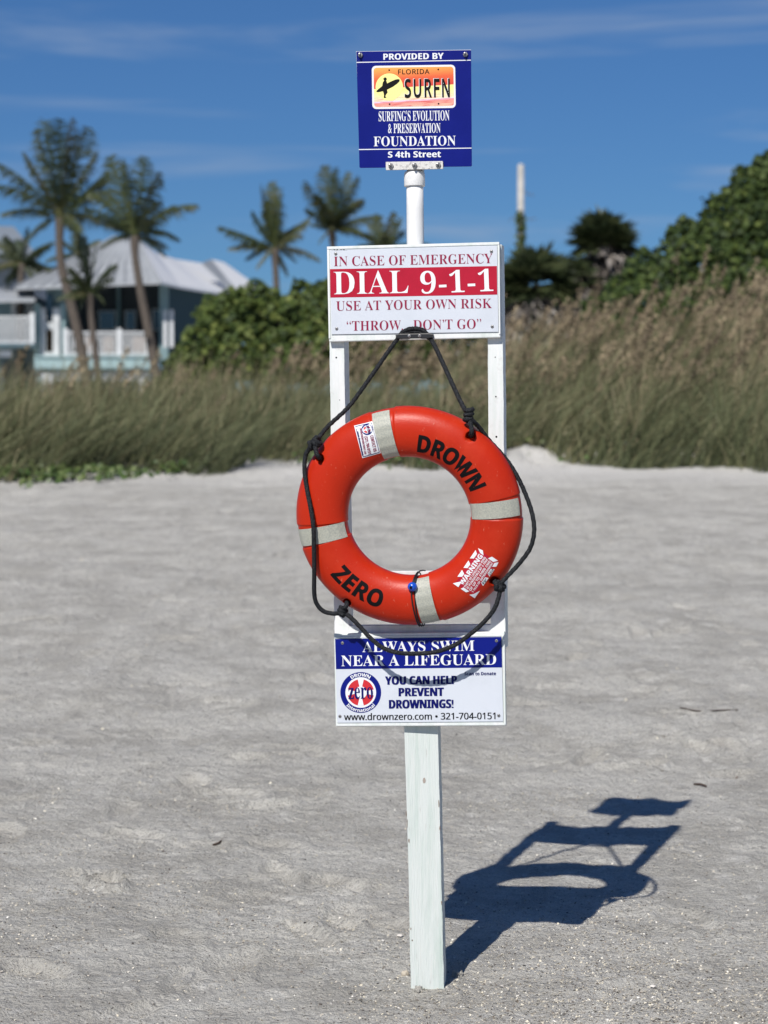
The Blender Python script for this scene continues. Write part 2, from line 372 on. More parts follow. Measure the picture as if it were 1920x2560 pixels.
# roofs
A_, B_ = at(289, 592, 99.5), at(346, 598, 99.5)
FLm, FRm = at(130, 673, 96.2), at(372, 655, 96.2)
FL_, FR_ = at(38, 719, 93.2), at(402, 704, 93.2)
slab('roof', [[A_, B_, FRm, FLm], [FLm, FRm, FR_, FL_], [A_, FLm, FL_, at(50, 716, 105), at(160, 655, 103)]], M_roof_dim, house, .1)
up_ = [(346, 598, 99.5), (392, 632, 103), (440, 648, 107), (505, 658, 111)]
dn_ = [(402, 704, 93.2), (450, 715, 96.5), (520, 727, 101), (583, 736, 106)]
qs = [[at(*up_[i]), at(*up_[i + 1]), at(*dn_[i + 1]), at(*dn_[i])] for i in range(3)]
wr = slab('wing_roof', qs, M_roof_lit, house, .1)
gb = slab('gable_roof', [[at(529, 648, 107), at(505, 657, 105.2), at(585, 735, 105.5), at(603, 737, 106)]], M_roof_dim, house, .08)
slab('gable_roof', [[at(529, 648, 112), at(560, 656, 114), at(648, 718, 112), at(603, 737, 106)]], M_roof_lit, house, .08)
slab('lower_roof', [[at(-80, 716, 97), at(86, 724, 97), at(88, 748, 93), at(-80, 752, 93)]], M_roof_dim, house, .1)
bm = bmesh.new()
for i in range(13):
    t = i / 12; p = A_.lerp(B_, t); q = FLm.lerp(FRm, t); r_ = FL_.lerp(FR_, t)
    for (s, e) in ((p, q), (q, r_)):
        V_, F_ = tube([s + Vector((0, -.02, .04)), e + Vector((0, -.02, .04))], .035, 4)
        b = [bm.verts.new(v) for v in V_]
        for f in F_: bm.faces.new([b[k] for k in f])
bm_obj('roof_seam', bm, M_roof_dim, house)
h2 = link('neighbour_house', None); tag(h2, 'white roofed building half hidden behind the palms at the left edge', 'house')
M_pale = mat('pale_grey_board', (.20, .23, .27), .8, ((.16, .19, .22), 2, .4, .7))
prect('wall', -200, 640, 70, 800, 125, 10, M_pale, h2)
slab('roof', [[at(-200, 560, 128), at(34, 566, 128), at(96, 640, 122), at(-200, 650, 122)]], M_pale, h2, .15)

# ------------------------------------------------------------------ palms
def frond_mesh(c, tip, arch, n=30, wid=.30, var=.4, dead=0):
    c = Vector(c); tip = Vector(tip); L = (tip - c).length
    ctrl = (c + tip) / 2 + Vector((0, 0, arch * L)); V = []; F = []; W = []
    bez = lambda t: c * (1 - t) ** 2 + ctrl * 2 * t * (1 - t) + tip * t * t
    pts = [bez(i / 12) for i in range(13)]
    tv, tf = tube(pts, [.045 * (1 - .8 * i / 12) for i in range(13)], 4)
    V += tv; F += [f for f in tf if len(f) == 4]; W += [var + .25] * len(tv)
    tn = (tip - c).normalized(); s = tn.cross(Vector((0, 0, 1)))
    if s.length < .35: s = Vector((random.uniform(-1, 1), random.uniform(-1, 1), 0))
    s.normalize(); s = (s + Vector((0, 0, random.uniform(-.25, .25)))).normalized()
    for i in range(n):
        t = .10 + .90 * (i + random.random() * .6) / n; p = bez(t); tg = (bez(min(1, t + .02)) - bez(t - .02)).normalized()
        ll = L * wid * (math.sin(math.pi * min(1, .12 + t * .88)) ** .6 * .9 + .15) * random.uniform(.8, 1.15)
        for sd in (-1, 1):
            d = (tg * .70 + s * sd * random.uniform(.5, .85) + Vector((0, 0, random.uniform(-.75, -.15)))).normalized()
            q = p + d * ll * .55; e = q + (d + Vector((0, 0, -.75))).normalized() * ll * .45
            w = tg * .024 * (1 if L > 1.2 else .6); k = len(V)
            V += [p - w, p + w, q + w * .9, q - w * .9, e]; F += [(k, k + 1, k + 2, k + 3), (k + 3, k + 2, k + 4)]
            W += [min(1, max(0, var + random.uniform(-.3, .3)))] * 5
    me = mesh_of('frond', V, F); a = me.attributes.new('var', 'FLOAT', 'POINT'); a.data.foreach_set('value', W); return me
def palm(label, Z, cen, tips, trunk, r=.17, extra=8, rad=120, group='coconut palms round the beach house'):
    base = at(trunk[-1][0], trunk[-1][1], Z); gz = ground_z(base.x, Z)
    root = link('coconut_palm', None, loc=(base.x, Z, gz)); tag(root, label, 'palm tree', group)
    inv = Vector(root.location); c = at(cen[0], cen[1], Z)
    tp = [at(a, b, Z) - inv for a, b in trunk]; tp[0] = c - inv
    last = tp[-1]; tp.append(Vector((last.x + (last.x - tp[-2].x) * .6, 0, -.3)))
    pts = spline(tp, .12); n = len(pts)
    V, F = tube(pts, [r * (.72 + .5 * i / n + (.28 * (1 - i / (.07 * n)) if i < .07 * n else 0)) * (1.06 if i % 2 else .97) for i in range(n)], 10)
    link('trunk', mesh_of('trunk', V, F, True), M_trunk, root)
    lst = [(at(a, b, Z + random.uniform(-.7, .7)), ar) for a, b, ar in tips]
    for i in range(extra):
        az = random.uniform(0, 2 * math.pi); el = random.uniform(-.45, .9); R = rad * Z / FPX * random.uniform(.75, 1.0)
        d = Vector((math.cos(az) * math.cos(el), math.sin(az) * math.cos(el), math.sin(el)))
        lst.append((c + d * R, random.uniform(.12, .28)))
    for tip, ar in lst:
        link('frond', frond_mesh(c - inv, tip - inv, ar, 50, .27, random.uniform(.15, .7)), M_frond, root)
    return root
palm('tallest coconut palm, leaning in front of the left end of the beach house', 82, (150, 545),
     [(149, 296, .02), (217, 318, .10), (90, 322, .08), (-4, 408, .16), (2, 535, .24), (268, 428, .04), (262, 560, .3), (110, 300, .05), (180, 296, .03), (240, 380, .1), (40, 640, .35), (230, 640, .3), (60, 380, .1)],
     [(148, 560), (149, 610), (154, 667), (172, 740), (194, 830), (212, 940)], .19, 5, 215)
palm('coconut palm with a leaning trunk before the middle of the beach house', 80, (337, 590),
     [(362, 392, .03), (276, 392, .10), (493, 512, .26), (398, 430, .1), (225, 480, .2), (262, 560, .25), (450, 600, .35), (310, 400, .05), (415, 640, .3), (250, 620, .3)],
     [(337, 590), (338, 640), (352, 730), (368, 810), (382, 890), (396, 980)], .17, 6, 180)
palm('small young coconut palm between the two tall palms in front of the porch', 78, (224, 735),
     [(212, 588, .02), (289, 660, .22), (176, 668, .15), (262, 760, .5), (165, 745, .5), (240, 610, .05), (195, 780, .5), (200, 600, .05)],
     [(224, 735), (226, 775), (232, 830), (244, 930), (246, 1000)], .13, 6, 95)
palm('palm at the left edge behind the tallest palm with low drooping fronds', 96, (55, 660),
     [(70, 570, .1), (-20, 600, .2), (140, 690, .35), (-30, 690, .3), (120, 610, .2), (10, 740, .4), (150, 740, .35), (100, 730, .3)],
     [(55, 660), (52, 720), (50, 860), (50, 960)], .17, 12, 110)
palm('dark palm crown showing between the two tall palms above the front roof', 100, (192, 640),
     [(190, 560, .05), (250, 600, .2), (140, 590, .2), (230, 680, .3), (150, 690, .3)],
     [(192, 640), (192, 700), (192, 860), (192, 960)], .15, 9, 95)
palm('coconut palm on the right of the house roof with one long frond reaching left', 86, (686, 622),
     [(653, 462, .02), (706, 470, .02), (680, 455, .0), (548, 566, .06), (632, 528, .04), (640, 672, .2), (772, 545, .08), (742, 655, .25), (690, 480, .03), (735, 580, .15), (600, 610, .15), (720, 690, .2), (668, 500, .04)],
     [(686, 622), (688, 660), (691, 712), (694, 820), (696, 900)], .15, 6, 120)
palm('coconut palm just left of the pipe whose trunk goes behind the emergency sign', 88, (829, 575),
     [(814, 414, .0), (894, 440, .10), (764, 452, .10), (955, 540, .16), (845, 604, .3), (775, 560, .1), (905, 500, .12), (840, 420, .02), (870, 430, .05), (890, 580, .25), (765, 520, .12), (795, 610, .2)],
     [(829, 575), (831, 600), (838, 680), (846, 800), (850, 900)], .15, 7, 140)
palm('low palm behind the white pipe above the emergency sign', 98, (962, 625),
     [(940, 536, .05), (900, 580, .15), (1010, 575, .15), (1075, 610, .15), (890, 625, .2), (1000, 545, .08), (985, 530, .0)],
     [(962, 625), (962, 680), (962, 800), (962, 900)], .16, 12, 95)

# cabbage palms with skirts of dead fans
def fan_mesh(c, d, R, n=16, droop=.25, v=.5):
    c = Vector(c); d = Vector(d).normalized(); s = d.cross(Vector((0, 0, 1)));
    if s.length < .2: s = Vector((1, 0, 0))
    s.normalize(); up = s.cross(d); V = []; F = []; W = []
    h = c + d * R * .30; k = len(V); w = s * .02
    V += [c - w, c + w, h + w, h - w]; F.append((0, 1, 2, 3)); W += [v] * 4
    for i in range(n):
        a = (i / (n - 1) - .5) * 2.6; dd = d * math.cos(a) + s * math.sin(a) + up * random.uniform(-.12, .12)
        e = h + dd * R * .72 * random.uniform(.85, 1.1) - Vector((0, 0, droop * R * random.uniform(.1, .5))); m_ = h.lerp(e, .55) + up * .04 * R
        pw = (d * -math.sin(a) + s * math.cos(a)) * .065 * R; k = len(V)
        V += [h, m_ + pw, e, m_ - pw]; F.append((k, k + 1, k + 2, k + 3)); W += [min(1, max(0, v + random.uniform(-.3, .3)))] * 4
    me = mesh_of('fan_frond', V, F); a = me.attributes.new('var', 'FLOAT', 'POINT'); a.data.foreach_set('value', W); return me
def cabbage(label, Z, cen, rad, base, nlive, ndead, dropr):
    b = at(base[0], base[1], Z); root = link('cabbage_palm', None, loc=(b.x, Z, ground_z(b.x, Z)))
    tag(root, label, 'palm tree', 'shaggy cabbage palms at the right'); inv = Vector(root.location); c = at(*cen, Z) - inv; R = rad * Z / FPX
    V, F = tube(spline([c, c + Vector((.05, 0, -R)), Vector((0, 0, -.3))], .2), .2, 8); link('trunk', mesh_of('trunk', V, F, True), M_trunk, root)
    for i in range(nlive):
        az = random.uniform(0, 2 * math.pi); el = math.asin(random.uniform(-.35, .98))
        d = (math.cos(az) * math.cos(el), math.sin(az) * math.cos(el), math.sin(el))
        link('frond', fan_mesh(c, d, R * random.uniform(.85, 1.1), 18, .28, random.uniform(.3, .9)), M_fan, root)
    for i in range(ndead):
        az = random.uniform(0, 2 * math.pi); el = random.uniform(-1.2, .05); o = Vector((random.uniform(-.25, .25) * R, random.uniform(-.2, .2) * R, -random.uniform(.0, dropr) * R))
        d = (math.cos(az) * math.cos(el), math.sin(az) * math.cos(el), math.sin(el))
        link('dead_frond', fan_mesh(c + o, d, R * random.uniform(.6, 1.05), 12, .9, random.choice((.05, .2, .45, .85))), M_dead, root)
cabbage('taller shaggy cabbage palm with a rounded crown and grey dead fronds', 62, (1512, 606), 100, (1520, 860), 40, 150, 1.6)
cabbage('wide low cabbage palm with a grey skirt right of the emergency sign', 60, (1340, 715), 122, (1345, 880), 46, 190, 1.3)
cabbage('leaning cabbage palm half hidden between its neighbour and the sea grape', 61, (1428, 705), 90, (1430, 880), 12, 130, 1.4)

# ------------------------------------------------------------------ utility pole
up = at(1301, 1000, 110); root = link('utility_pole', None, loc=(up.x, 110, ground_z(up.x, 110)))
tag(root, 'pale utility pole standing right of the emergency sign', 'pole'); inv = Vector(root.location)
V, F = tube([at(1302, 412, 110) - inv, at(1302, 700, 110) - inv, Vector((0, 0, -.3))], [.15, .17, .19], 12)
link('shaft', mesh_of('shaft', V, F, True), mat('pale_pole', (.50, .48, .44), .8, ((.36, .35, .32), 2, .4, .7)), root)
V, F = tube([at(1302, 410, 110) - inv, at(1302, 416, 110) - inv], [.06, .17], 12); link('cap', mesh_of('cap', V, F), M_trim, root)
def leaf_cloud(name, cents, radii, nper, size, seed, parent=None, matl=M_leaf, hexa=True, inner=.55, vshift=0.0):
    g = np.random.default_rng(seed); Vs = []; Fs = []; Ws = []; off = 0
    for c, r, n in zip(cents, radii, nper):
        c = np.array(c, float); r = np.array(r, float) * np.ones(3)
        d = g.normal(size=(n, 3)); d /= np.linalg.norm(d, axis=1, keepdims=True)
        rr = inner + (1 - inner) * g.random((n, 1)) ** .5 + .10 * np.maximum(0, g.normal(size=(n, 1)) - .8); lump = 1 + .16 * np.sin(d[:, :1] * 7 + c[0] * 3) * np.sin(d[:, 2:] * 6 + c[2] * 5)
        P = c + d * r * rr * lump
        nrm = d * .55 + g.normal(size=(n, 3)) * .55 + np.array([-.25, -.35, .35]); nrm /= np.linalg.norm(nrm, axis=1, keepdims=True)
        a = np.cross(nrm, g.normal(size=(n, 3))); a /= np.linalg.norm(a, axis=1, keepdims=True); b = np.cross(nrm, a)
        s = size * g.uniform(.5, 1.5, (n, 1)); K = 6 if hexa else 4
        ring = []
        for k in range(K):
            th = 2 * math.pi * k / K; ring.append(P + (a * math.cos(th) + b * math.sin(th) * .85) * s + nrm * s * .12 * (1 if k % 3 else -1))
        Vs.append(np.stack(ring, 1).reshape(-1, 3)); Fs.append(off + np.arange(n * K).reshape(n, K)); off += n * K
        Ws.append(np.repeat(np.clip(g.normal(.5 + vshift, .22, n), 0, 1), K))
    me = np_mesh(name, np.concatenate(Vs), np.concatenate(Fs), False, np.concatenate(Ws)); return link(name, me, matl, parent)
o = leaf_cloud('vine', [tuple(at(1302, y, 109.8) - inv) for y in range(535, 720, 12)], [(.25, .22, .2)] * 16, [34] * 16, .09, 5, root, hexa=False)
for (x0, y0, x1, y1) in ((1302, 470, 1336, 488), (1302, 540, 1340, 546), (1302, 520, 1272, 552)):
    V, F = tube([at(x0, y0, 110) - inv, at((x0 + x1) / 2, (y0 + y1) / 2 + 6, 110) - inv, at(x1, y1, 110) - inv], .018, 4); link('twig', mesh_of('twig', V, F), M_branch, root)

# ------------------------------------------------------------------ sea grape bushes
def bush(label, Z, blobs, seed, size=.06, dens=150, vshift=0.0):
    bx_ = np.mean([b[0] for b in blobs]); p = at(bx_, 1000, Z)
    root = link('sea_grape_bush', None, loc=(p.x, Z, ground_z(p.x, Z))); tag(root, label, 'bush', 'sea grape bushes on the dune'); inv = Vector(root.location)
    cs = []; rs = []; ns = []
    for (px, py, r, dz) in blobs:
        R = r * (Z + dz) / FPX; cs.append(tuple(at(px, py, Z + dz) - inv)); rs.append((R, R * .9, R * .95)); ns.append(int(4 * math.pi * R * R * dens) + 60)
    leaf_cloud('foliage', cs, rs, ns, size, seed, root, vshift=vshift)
    for c in cs[::2]:
        V, F = tube(spline([Vector((random.uniform(-.3, .3), 0, -.2)), Vector(c) * .5 + Vector((0, 0, .1)), Vector(c)], .3), [.05] * 0 or .04, 6)
        link('branch', mesh_of('branch', V, F, True), M_branch, root)
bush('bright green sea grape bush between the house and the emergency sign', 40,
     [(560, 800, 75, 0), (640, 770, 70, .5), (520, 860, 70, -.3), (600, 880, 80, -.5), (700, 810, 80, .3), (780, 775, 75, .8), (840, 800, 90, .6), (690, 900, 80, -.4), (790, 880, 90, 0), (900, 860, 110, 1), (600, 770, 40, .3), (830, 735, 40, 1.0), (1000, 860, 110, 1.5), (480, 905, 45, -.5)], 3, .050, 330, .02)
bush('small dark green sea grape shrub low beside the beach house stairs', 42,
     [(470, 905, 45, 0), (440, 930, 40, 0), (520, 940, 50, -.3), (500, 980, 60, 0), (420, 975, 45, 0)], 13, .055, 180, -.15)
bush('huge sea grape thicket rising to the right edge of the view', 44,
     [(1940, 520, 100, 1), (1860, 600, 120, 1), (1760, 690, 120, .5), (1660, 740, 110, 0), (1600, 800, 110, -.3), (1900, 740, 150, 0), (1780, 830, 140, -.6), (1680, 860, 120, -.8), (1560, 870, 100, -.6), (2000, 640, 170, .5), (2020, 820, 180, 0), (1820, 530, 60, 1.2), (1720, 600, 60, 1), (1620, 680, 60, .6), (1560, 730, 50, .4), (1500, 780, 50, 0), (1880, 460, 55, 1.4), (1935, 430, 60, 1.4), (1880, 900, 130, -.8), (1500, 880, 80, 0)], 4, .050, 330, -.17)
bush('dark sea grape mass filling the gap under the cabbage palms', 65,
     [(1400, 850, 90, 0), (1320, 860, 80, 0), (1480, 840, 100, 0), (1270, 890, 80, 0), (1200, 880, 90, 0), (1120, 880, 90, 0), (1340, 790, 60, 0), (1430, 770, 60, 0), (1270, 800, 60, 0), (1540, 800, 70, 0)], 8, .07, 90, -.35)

# ------------------------------------------------------------------ dune grass and sea oats
def blades(n, xr, yfun, lfun, wid, vmean, seed, lean=(.30, .0), bend=.5, seg=4, vsd=.18, cl=.9):
    g = np.random.default_rng(seed); x = g.uniform(xr[0], xr[1], n); y = yfun(x, g)
    clump = vnoise(x * 1.9 + seed, y * 1.9) * .75 + vnoise(x * 4.1 + seed, y * 4.1) * .5; keep = g.random(n) < np.clip(.70 + clump * cl, .06, 1); x = x[keep]; y = y[keep]; n = len(x); clump = clump[keep]
    z = height(x, y) - Z0; L = lfun(x, y, g) * (1 + .34 * clump)
    la = g.normal(0, .30, (n, 2)) + np.array(lean) + .35 * np.stack([vnoise(x * 1.1 + 60, y * 1.1), vnoise(x * 1.1 + 90, y * 1.1) * .5], 1)
    az = g.uniform(0, 2 * math.pi, n); wv = np.stack([np.cos(az), np.sin(az) * .4, np.zeros(n)], 1)
    P = []
    for k in range(seg + 1):
        t = k / seg; h = t * L * (1 - bend * .35 * t * t * np.clip(np.abs(la[:, 0]) * 1.5, 0, 1)); dx = la * (L * (t * .55 + bend * t * t))[:, None]
        c = np.stack([x + dx[:, 0], y + dx[:, 1], z + h - .03], 1); w = wid * (1 - t ** 1.8 * .95)
        P.append(c - wv * w / 2); P.append(c + wv * w / 2)
    V = np.stack(P, 1).reshape(-1, 3); K = 2 * (seg + 1); base = np.arange(n)[:, None] * K
    F = np.concatenate([base + np.array([2 * k, 2 * k + 1, 2 * k + 3, 2 * k + 2]) for k in range(seg)])
    v = np.clip(g.normal(vmean, vsd, n) + .24 * vnoise(x * 2.7 + 5, y * 2.7) + .12 * clump, 0, 1); tips = np.stack([x + la[:, 0] * L * (.55 + bend), y + la[:, 1] * L * (.55 + bend), z + L * .93], 1)
    return V, F, np.repeat(v, K), tips, la
def yfront(lo, hi, p=1.5):
    def f(x, g): return toe(x) + lo + .30 * smooth((x - .6) / 1.0) - 1.0 * smooth((x - 1.3) / 1.2) + .5 * np.clip(vnoise(x * 1.4 + 12, x * 0 + 2), 0, 1) * smooth(x + .5) + (hi - lo) * g.random(len(x)) ** p + .35 * vnoise(x * 2.3 + 31, x * 0)
    return f
sets = []
sets.append(blades(46000, (-7.0, 7.0), yfront(.25, 9.5, 1.3), lambda x, y, g: g.uniform(.35, .80, len(x)) * (1 + .45 * smooth((x) / 2)), .0165, .42, 21, (.42, -.05), .75))
sets.append(blades(9000, (-7, 7), yfront(.1, 1.6, 1.0), lambda x, y, g: g.uniform(.25, .6, len(x)), .014, .30, 22, (.35, -.35), .9))
sets.append(blades(4500, (-6.5, 7), yfront(1.5, 9.5, 1.0), lambda x, y, g: g.uniform(.6, 1.05, len(x)), .010, .60, 24, (.25, 0), .35))
off = 0; VV = []; FF = []; WW = []
for s in sets: VV.append(s[0]); FF.append(s[1] + off); WW.append(s[2]); off += len(s[0])
tag(link('dune_grass', np_mesh('dune_grass', np.concatenate(VV), np.concatenate(FF), False, np.concatenate(WW)), M_grass), 'olive green sea oat grass covering the face of the dune', kind='stuff')
# tall stalks with drooping tan heads
def lf(x, y, g): return g.uniform(.65, 1.60, len(x)) * (.80 + .06 * np.clip(x - 1.2, 0, 4))
st1 = blades(1900, (.55, 7.0), yfront(1.6, 8.5, .9), lf, .012, .85, 31, (.36, 0), .35, cl=1.6)
st2 = blades(170, (-7, .6), yfront(3.0, 9, .8), lambda x, y, g: g.uniform(.7, 1.05, len(x)), .009, .8, 32, (.38, 0), .5)
st3 = blades(150, (-1.6, .3), yfront(5.5, 9, .8), lambda x, y, g: g.uniform(1.0, 1.35, len(x)), .009, .8, 33, (.55, 0), .5)
off = 0; VV = []; FF = []; WW = []
for s in (st1, st2, st3): VV.append(s[0]); FF.append(s[1] + off); WW.append(s[2]); off += len(s[0])
tag(link('oat_stalks', np_mesh('oat_stalks', np.concatenate(VV), np.concatenate(FF), False, np.concatenate(WW)), M_grass), 'tall tan stalks of sea oats above the grass', kind='stuff')
VV = []; FF = []; WW = []; off = 0; g = np.random.default_rng(5)
for s in (st1, st2, st3):
    tips, la = s[3], s[4]; n = len(tips); K = 36
    d = np.stack([.20 + .55 * np.abs(la[:, 0]), la[:, 1] * .5, np.full(n, 1.0)], 1)
    t = g.random((n, K)); ctr = tips[:, None, :] - d[:, None, :] * (1 - t)[..., None] * .33 + np.stack([0 * t, 0 * t, -.10 * t ** 2 + .02], -1)
    ctr = ctr + g.normal(0, .017, (n, K, 3)) * np.array([1, 1, 1.0]); ctr[..., 2] -= .03
    a = g.normal(size=(n, K, 3)) * .5 + d[:, None, :] / np.linalg.norm(d, axis=1)[:, None, None] * .9; a[..., 2] += .2; a /= np.linalg.norm(a, axis=-1, keepdims=True); b = np.cross(a, g.normal(size=(n, K, 3))); b /= np.linalg.norm(b, axis=-1, keepdims=True)
    sz = .022
    q = np.stack([ctr - a * sz, ctr + b * sz * .5, ctr + a * sz * 1.2, ctr - b * sz * .5], 2).reshape(-1, 3)
    VV.append(q); FF.append(off + np.arange(len(q)).reshape(-1, 4)); off += len(q); WW.append(np.repeat(np.clip(np.repeat(g.normal(.5, .2, n), K) + g.normal(0, .12, n * K), 0, 1), 4))
tag(link('sea_oat_heads', np_mesh('sea_oat_heads', np.concatenate(VV), np.concatenate(FF), False, np.concatenate(WW)), M_oats), 'drooping tan seed heads of the sea oats, thickest at the right', kind='stuff')
# creeping vine at the toe of the dune
g = np.random.default_rng(9); n = 1900
x = np.concatenate([g.uniform(-4.6, -1.9, int(n * .62)), g.uniform(-6, 6, n - int(n * .62))])
y = toe(x) + g.normal(.35, .38, n) + .35 * vnoise(x * 2.1, x * 0 + 9) + .5 * smooth((x - .6)); m_ = vnoise(x * 2.7 + 4, y * 2.7) > -.15; x = x[m_]; y = y[m_]; n = len(x)
z = height(x, y) - Z0; ctr = np.stack([x, y, z + g.uniform(.02, .13, n)], 1); nrm = g.normal(size=(n, 3)) * .5 + np.array([-.1, -.5, .8]); nrm /= np.linalg.norm(nrm, axis=1, keepdims=True)
a = np.cross(nrm, g.normal(size=(n, 3))); a /= np.linalg.norm(a, axis=1, keepdims=True); b = np.cross(nrm, a); sz = g.uniform(.02, .045, (n, 1))
V = np.stack([ctr + (a * math.cos(k * math.pi / 3) + b * math.sin(k * math.pi / 3) * .8) * sz for k in range(6)], 1).reshape(-1, 3)
tag(link('ground_vine', np_mesh('ground_vine', V, np.arange(n * 6).reshape(n, 6), False, np.repeat(np.clip(g.normal(.5, .25, n), 0, 1), 6)), M_vine), 'bright green creeping vine at the foot of the dune', kind='stuff')
# ------------------------------------------------------------------ sign post: frame fixed in the sand
PSI = math.radians(10.1)
SM = Matrix.Translation(FOOT) @ Matrix.Rotation(-PSI, 4, 'Z') @ Matrix.Rotation(math.radians(-.95), 4, 'Y')
SMI = SM.inverted(); ORG = SMI @ Vector((0, 0, HCAM)); SR = SMI.to_3x3()
def L(px, py, yl):
    """point of the station's own plane y = yl that lies on the line of sight of a photograph pixel (measuring helper)"""
    d = SR @ ray(px, py); t = (yl - ORG.y) / d.y
    return ORG + d * t
f1 = lambda x, y: (860 + x / 4.608, 100 + y / 4.608)
f2 = lambda x, y: (780 + x / 3.19, 560 + y / 3.19)
f3 = lambda x, y: (800 + x / 3.19, 1540 + y / 3.19)
fr = lambda x, y: (720 + x / 2.592, 980 + y / 2.592)
STY = {'serif': (0x1D400, 0x1D41A, 0x1D7CE), 'bold': (0x1D5D4, 0x1D5EE, 0x1D7EC), 'plain': (0x1D5A0, 0x1D5BA, 0x1D7E2), 'base': None}
_tc = {}
def glyphs(body, style, offset=0.0, space=1.0):
    key = (body, style, offset, space)
    if key in _tc: return _tc[key]
    m = STY[style]; s = ''
    for ch in body:
        if m and 'A' <= ch <= 'Z': s += chr(m[0] + ord(ch) - 65)
        elif m and 'a' <= ch <= 'z': s += chr(m[1] + ord(ch) - 97)
        elif m and '0' <= ch <= '9': s += chr(m[2] + ord(ch) - 48)
        else: s += ch
    cu = bpy.data.curves.new('lettering', 'FONT'); cu.body = s; cu.offset = offset; cu.resolution_u = 4; cu.space_character = space
    ob = bpy.data.objects.new('lettering', cu); me = ob.to_mesh()
    V = [(v.co.x, v.co.y) for v in me.vertices]; F_ = [tuple(p.vertices) for p in me.polygons]
    ob.to_mesh_clear(); bpy.data.objects.remove(ob); bpy.data.curves.remove(cu); _tc[key] = (V, F_); return V, F_
CAP = {}
def capheight(style, offset):
    k = (style, offset)
    if k not in CAP: CAP[k] = max(v[1] for v in glyphs('H', style, offset)[0])
    return CAP[k]
def text(body, style, p0, p1, cap, yl, m, parent, offset=0.0, name='lettering', mapper=None, space=1.0, heavy=0):
    if heavy:      # a bolder face: the same letters once more, half a stroke to the side
        text(body, style, (p0[0] + heavy / 2, p0[1]), (p1[0] + heavy / 2, p1[1]), cap, yl - .0003, m, parent, offset, name, mapper, space)
        p0 = (p0[0] - heavy / 2, p0[1]); p1 = (p1[0] - heavy / 2, p1[1])
    V, F_ = glyphs(body, style, offset, space); xs = [v[0] for v in V]; x0, x1 = min(xs), max(xs); ch = capheight(style, offset)
    d = Vector((p1[0] - p0[0], p1[1] - p0[1])); n = d.normalized(); u = Vector((n.y, -n.x)); out = []
    for x, y in V:
        t = (x - x0) / (x1 - x0); q = (p0[0] + d.x * t + u.x * y / ch * cap, p0[1] + d.y * t + u.y * y / ch * cap)
        out.append(mapper(*q) if mapper else L(q[0], q[1], yl))
    return link(name, mesh_of(name, out, orient(out, F_)), m, parent)
def orient(V, F_):
    """make flat print faces look towards the front (-y)"""
    o = []
    for f in F_:
        a, b, c = (Vector(V[f[i]]) for i in range(3)); n = (b - a).cross(c - a); o.append(f if n.y < 0 else f[::-1])
    return o
def poly(name, pts, yl, m, parent, mapper=None):
    out = [mapper(*p) if mapper else L(p[0], p[1], yl) for p in pts]; f = [tuple(range(len(out)))]
    return link(name, mesh_of(name, out, orient(out, f)), m, parent)
def prism(name, pts, yf, yb, m, parent, bev=.0015, rag=0):
    fr_ = [L(p[0], p[1], yf) for p in pts]; bm = bmesh.new(); n = len(pts)
    a = [bm.verts.new(v) for v in fr_]; b = [bm.verts.new((v.x, yb, v.z)) for v in fr_]
    bm.faces.new(a); bm.faces.new(b[::-1])
    for i in range(n): bm.faces.new((a[i], b[i], b[(i + 1) % n], a[(i + 1) % n]))
    if rag:
        es = [e for e in bm.edges if e.calc_length() > .2]
        bmesh.ops.subdivide_edges(bm, edges=es, cuts=90, use_grid_fill=True)
    bmesh.ops.recalc_face_normals(bm, faces=bm.faces)
    if bev: bmesh.ops.bevel(bm, geom=[e for e in bm.edges if len(e.link_faces) == 2 and e.calc_face_angle(0) > .5], offset=bev, segments=2, affect='EDGES', profile=.5)
    if rag:
        for v in bm.verts:
            k = math.sin(v.co.z * 41) * .5 + math.sin(v.co.z * 97 + v.co.x * 60) * .35 + random.uniform(-.6, .6)
            v.co.x += rag * k * (1 if abs(v.co.x) > .02 else 0)
    return bm_obj(name, bm, m, parent)
def disc(name, cpx, r, yf, th, m, parent, seg=16, dome=0, c=None):
    c = c or L(cpx[0], cpx[1], yf); V = []; F_ = []
    prof = [(r, yf + th), (r, yf + .3 * th)] + ([(r * .8, yf), (r * .35, yf - dome)] if dome else [(r * .86, yf)])
    for (rr, yy) in prof: V += [(c.x + rr * math.cos(2 * math.pi * k / seg), yy, c.z + rr * math.sin(2 * math.pi * k / seg)) for k in range(seg)]
    for i in range(len(prof) - 1):
        for k in range(seg): F_.append((i * seg + k, i * seg + (k + 1) % seg, (i + 1) * seg + (k + 1) % seg, (i + 1) * seg + k))
    F_.append(tuple((len(prof) - 1) * seg + k for k in range(seg)))
    return link(name, mesh_of(name, V, F_), m, parent)
def screw(p, yf, parent, r=.0042):
    s = disc('screw', p, r, yf - .0022, .0022, M_metal, parent, 14, .0004)
    disc('screw', p, r * .38, yf - .00285, .0002, M_black, parent, 6)
stn = link('sign_post', None); stn.matrix_world = SM
tag(stn, 'white painted wooden post carrying three rescue signs and a pipe, set in the sand', 'sign post')
post = prism('post', [(1010, 1800), (1094, 1800), (1097, 1950), (1101, 2140), (1106, 2330), (1111, 2560), (1029, 2560), (1023, 2300), (1020, 2150), (1015, 1980)], 0, .086, M_post, stn, .0012, .0007)
post.rotation_euler = (0, 0, math.radians(4.3)); post.location = (0, .004, 0)
poly('knot', [(1060 + 4 * math.cos(k), 1952 + 8 * math.sin(k)) for k in (0, 1, 2.2, 3.1, 4, 5.1)], -.0006, mat('knot_stain', (.36, .31, .27), .8), post)
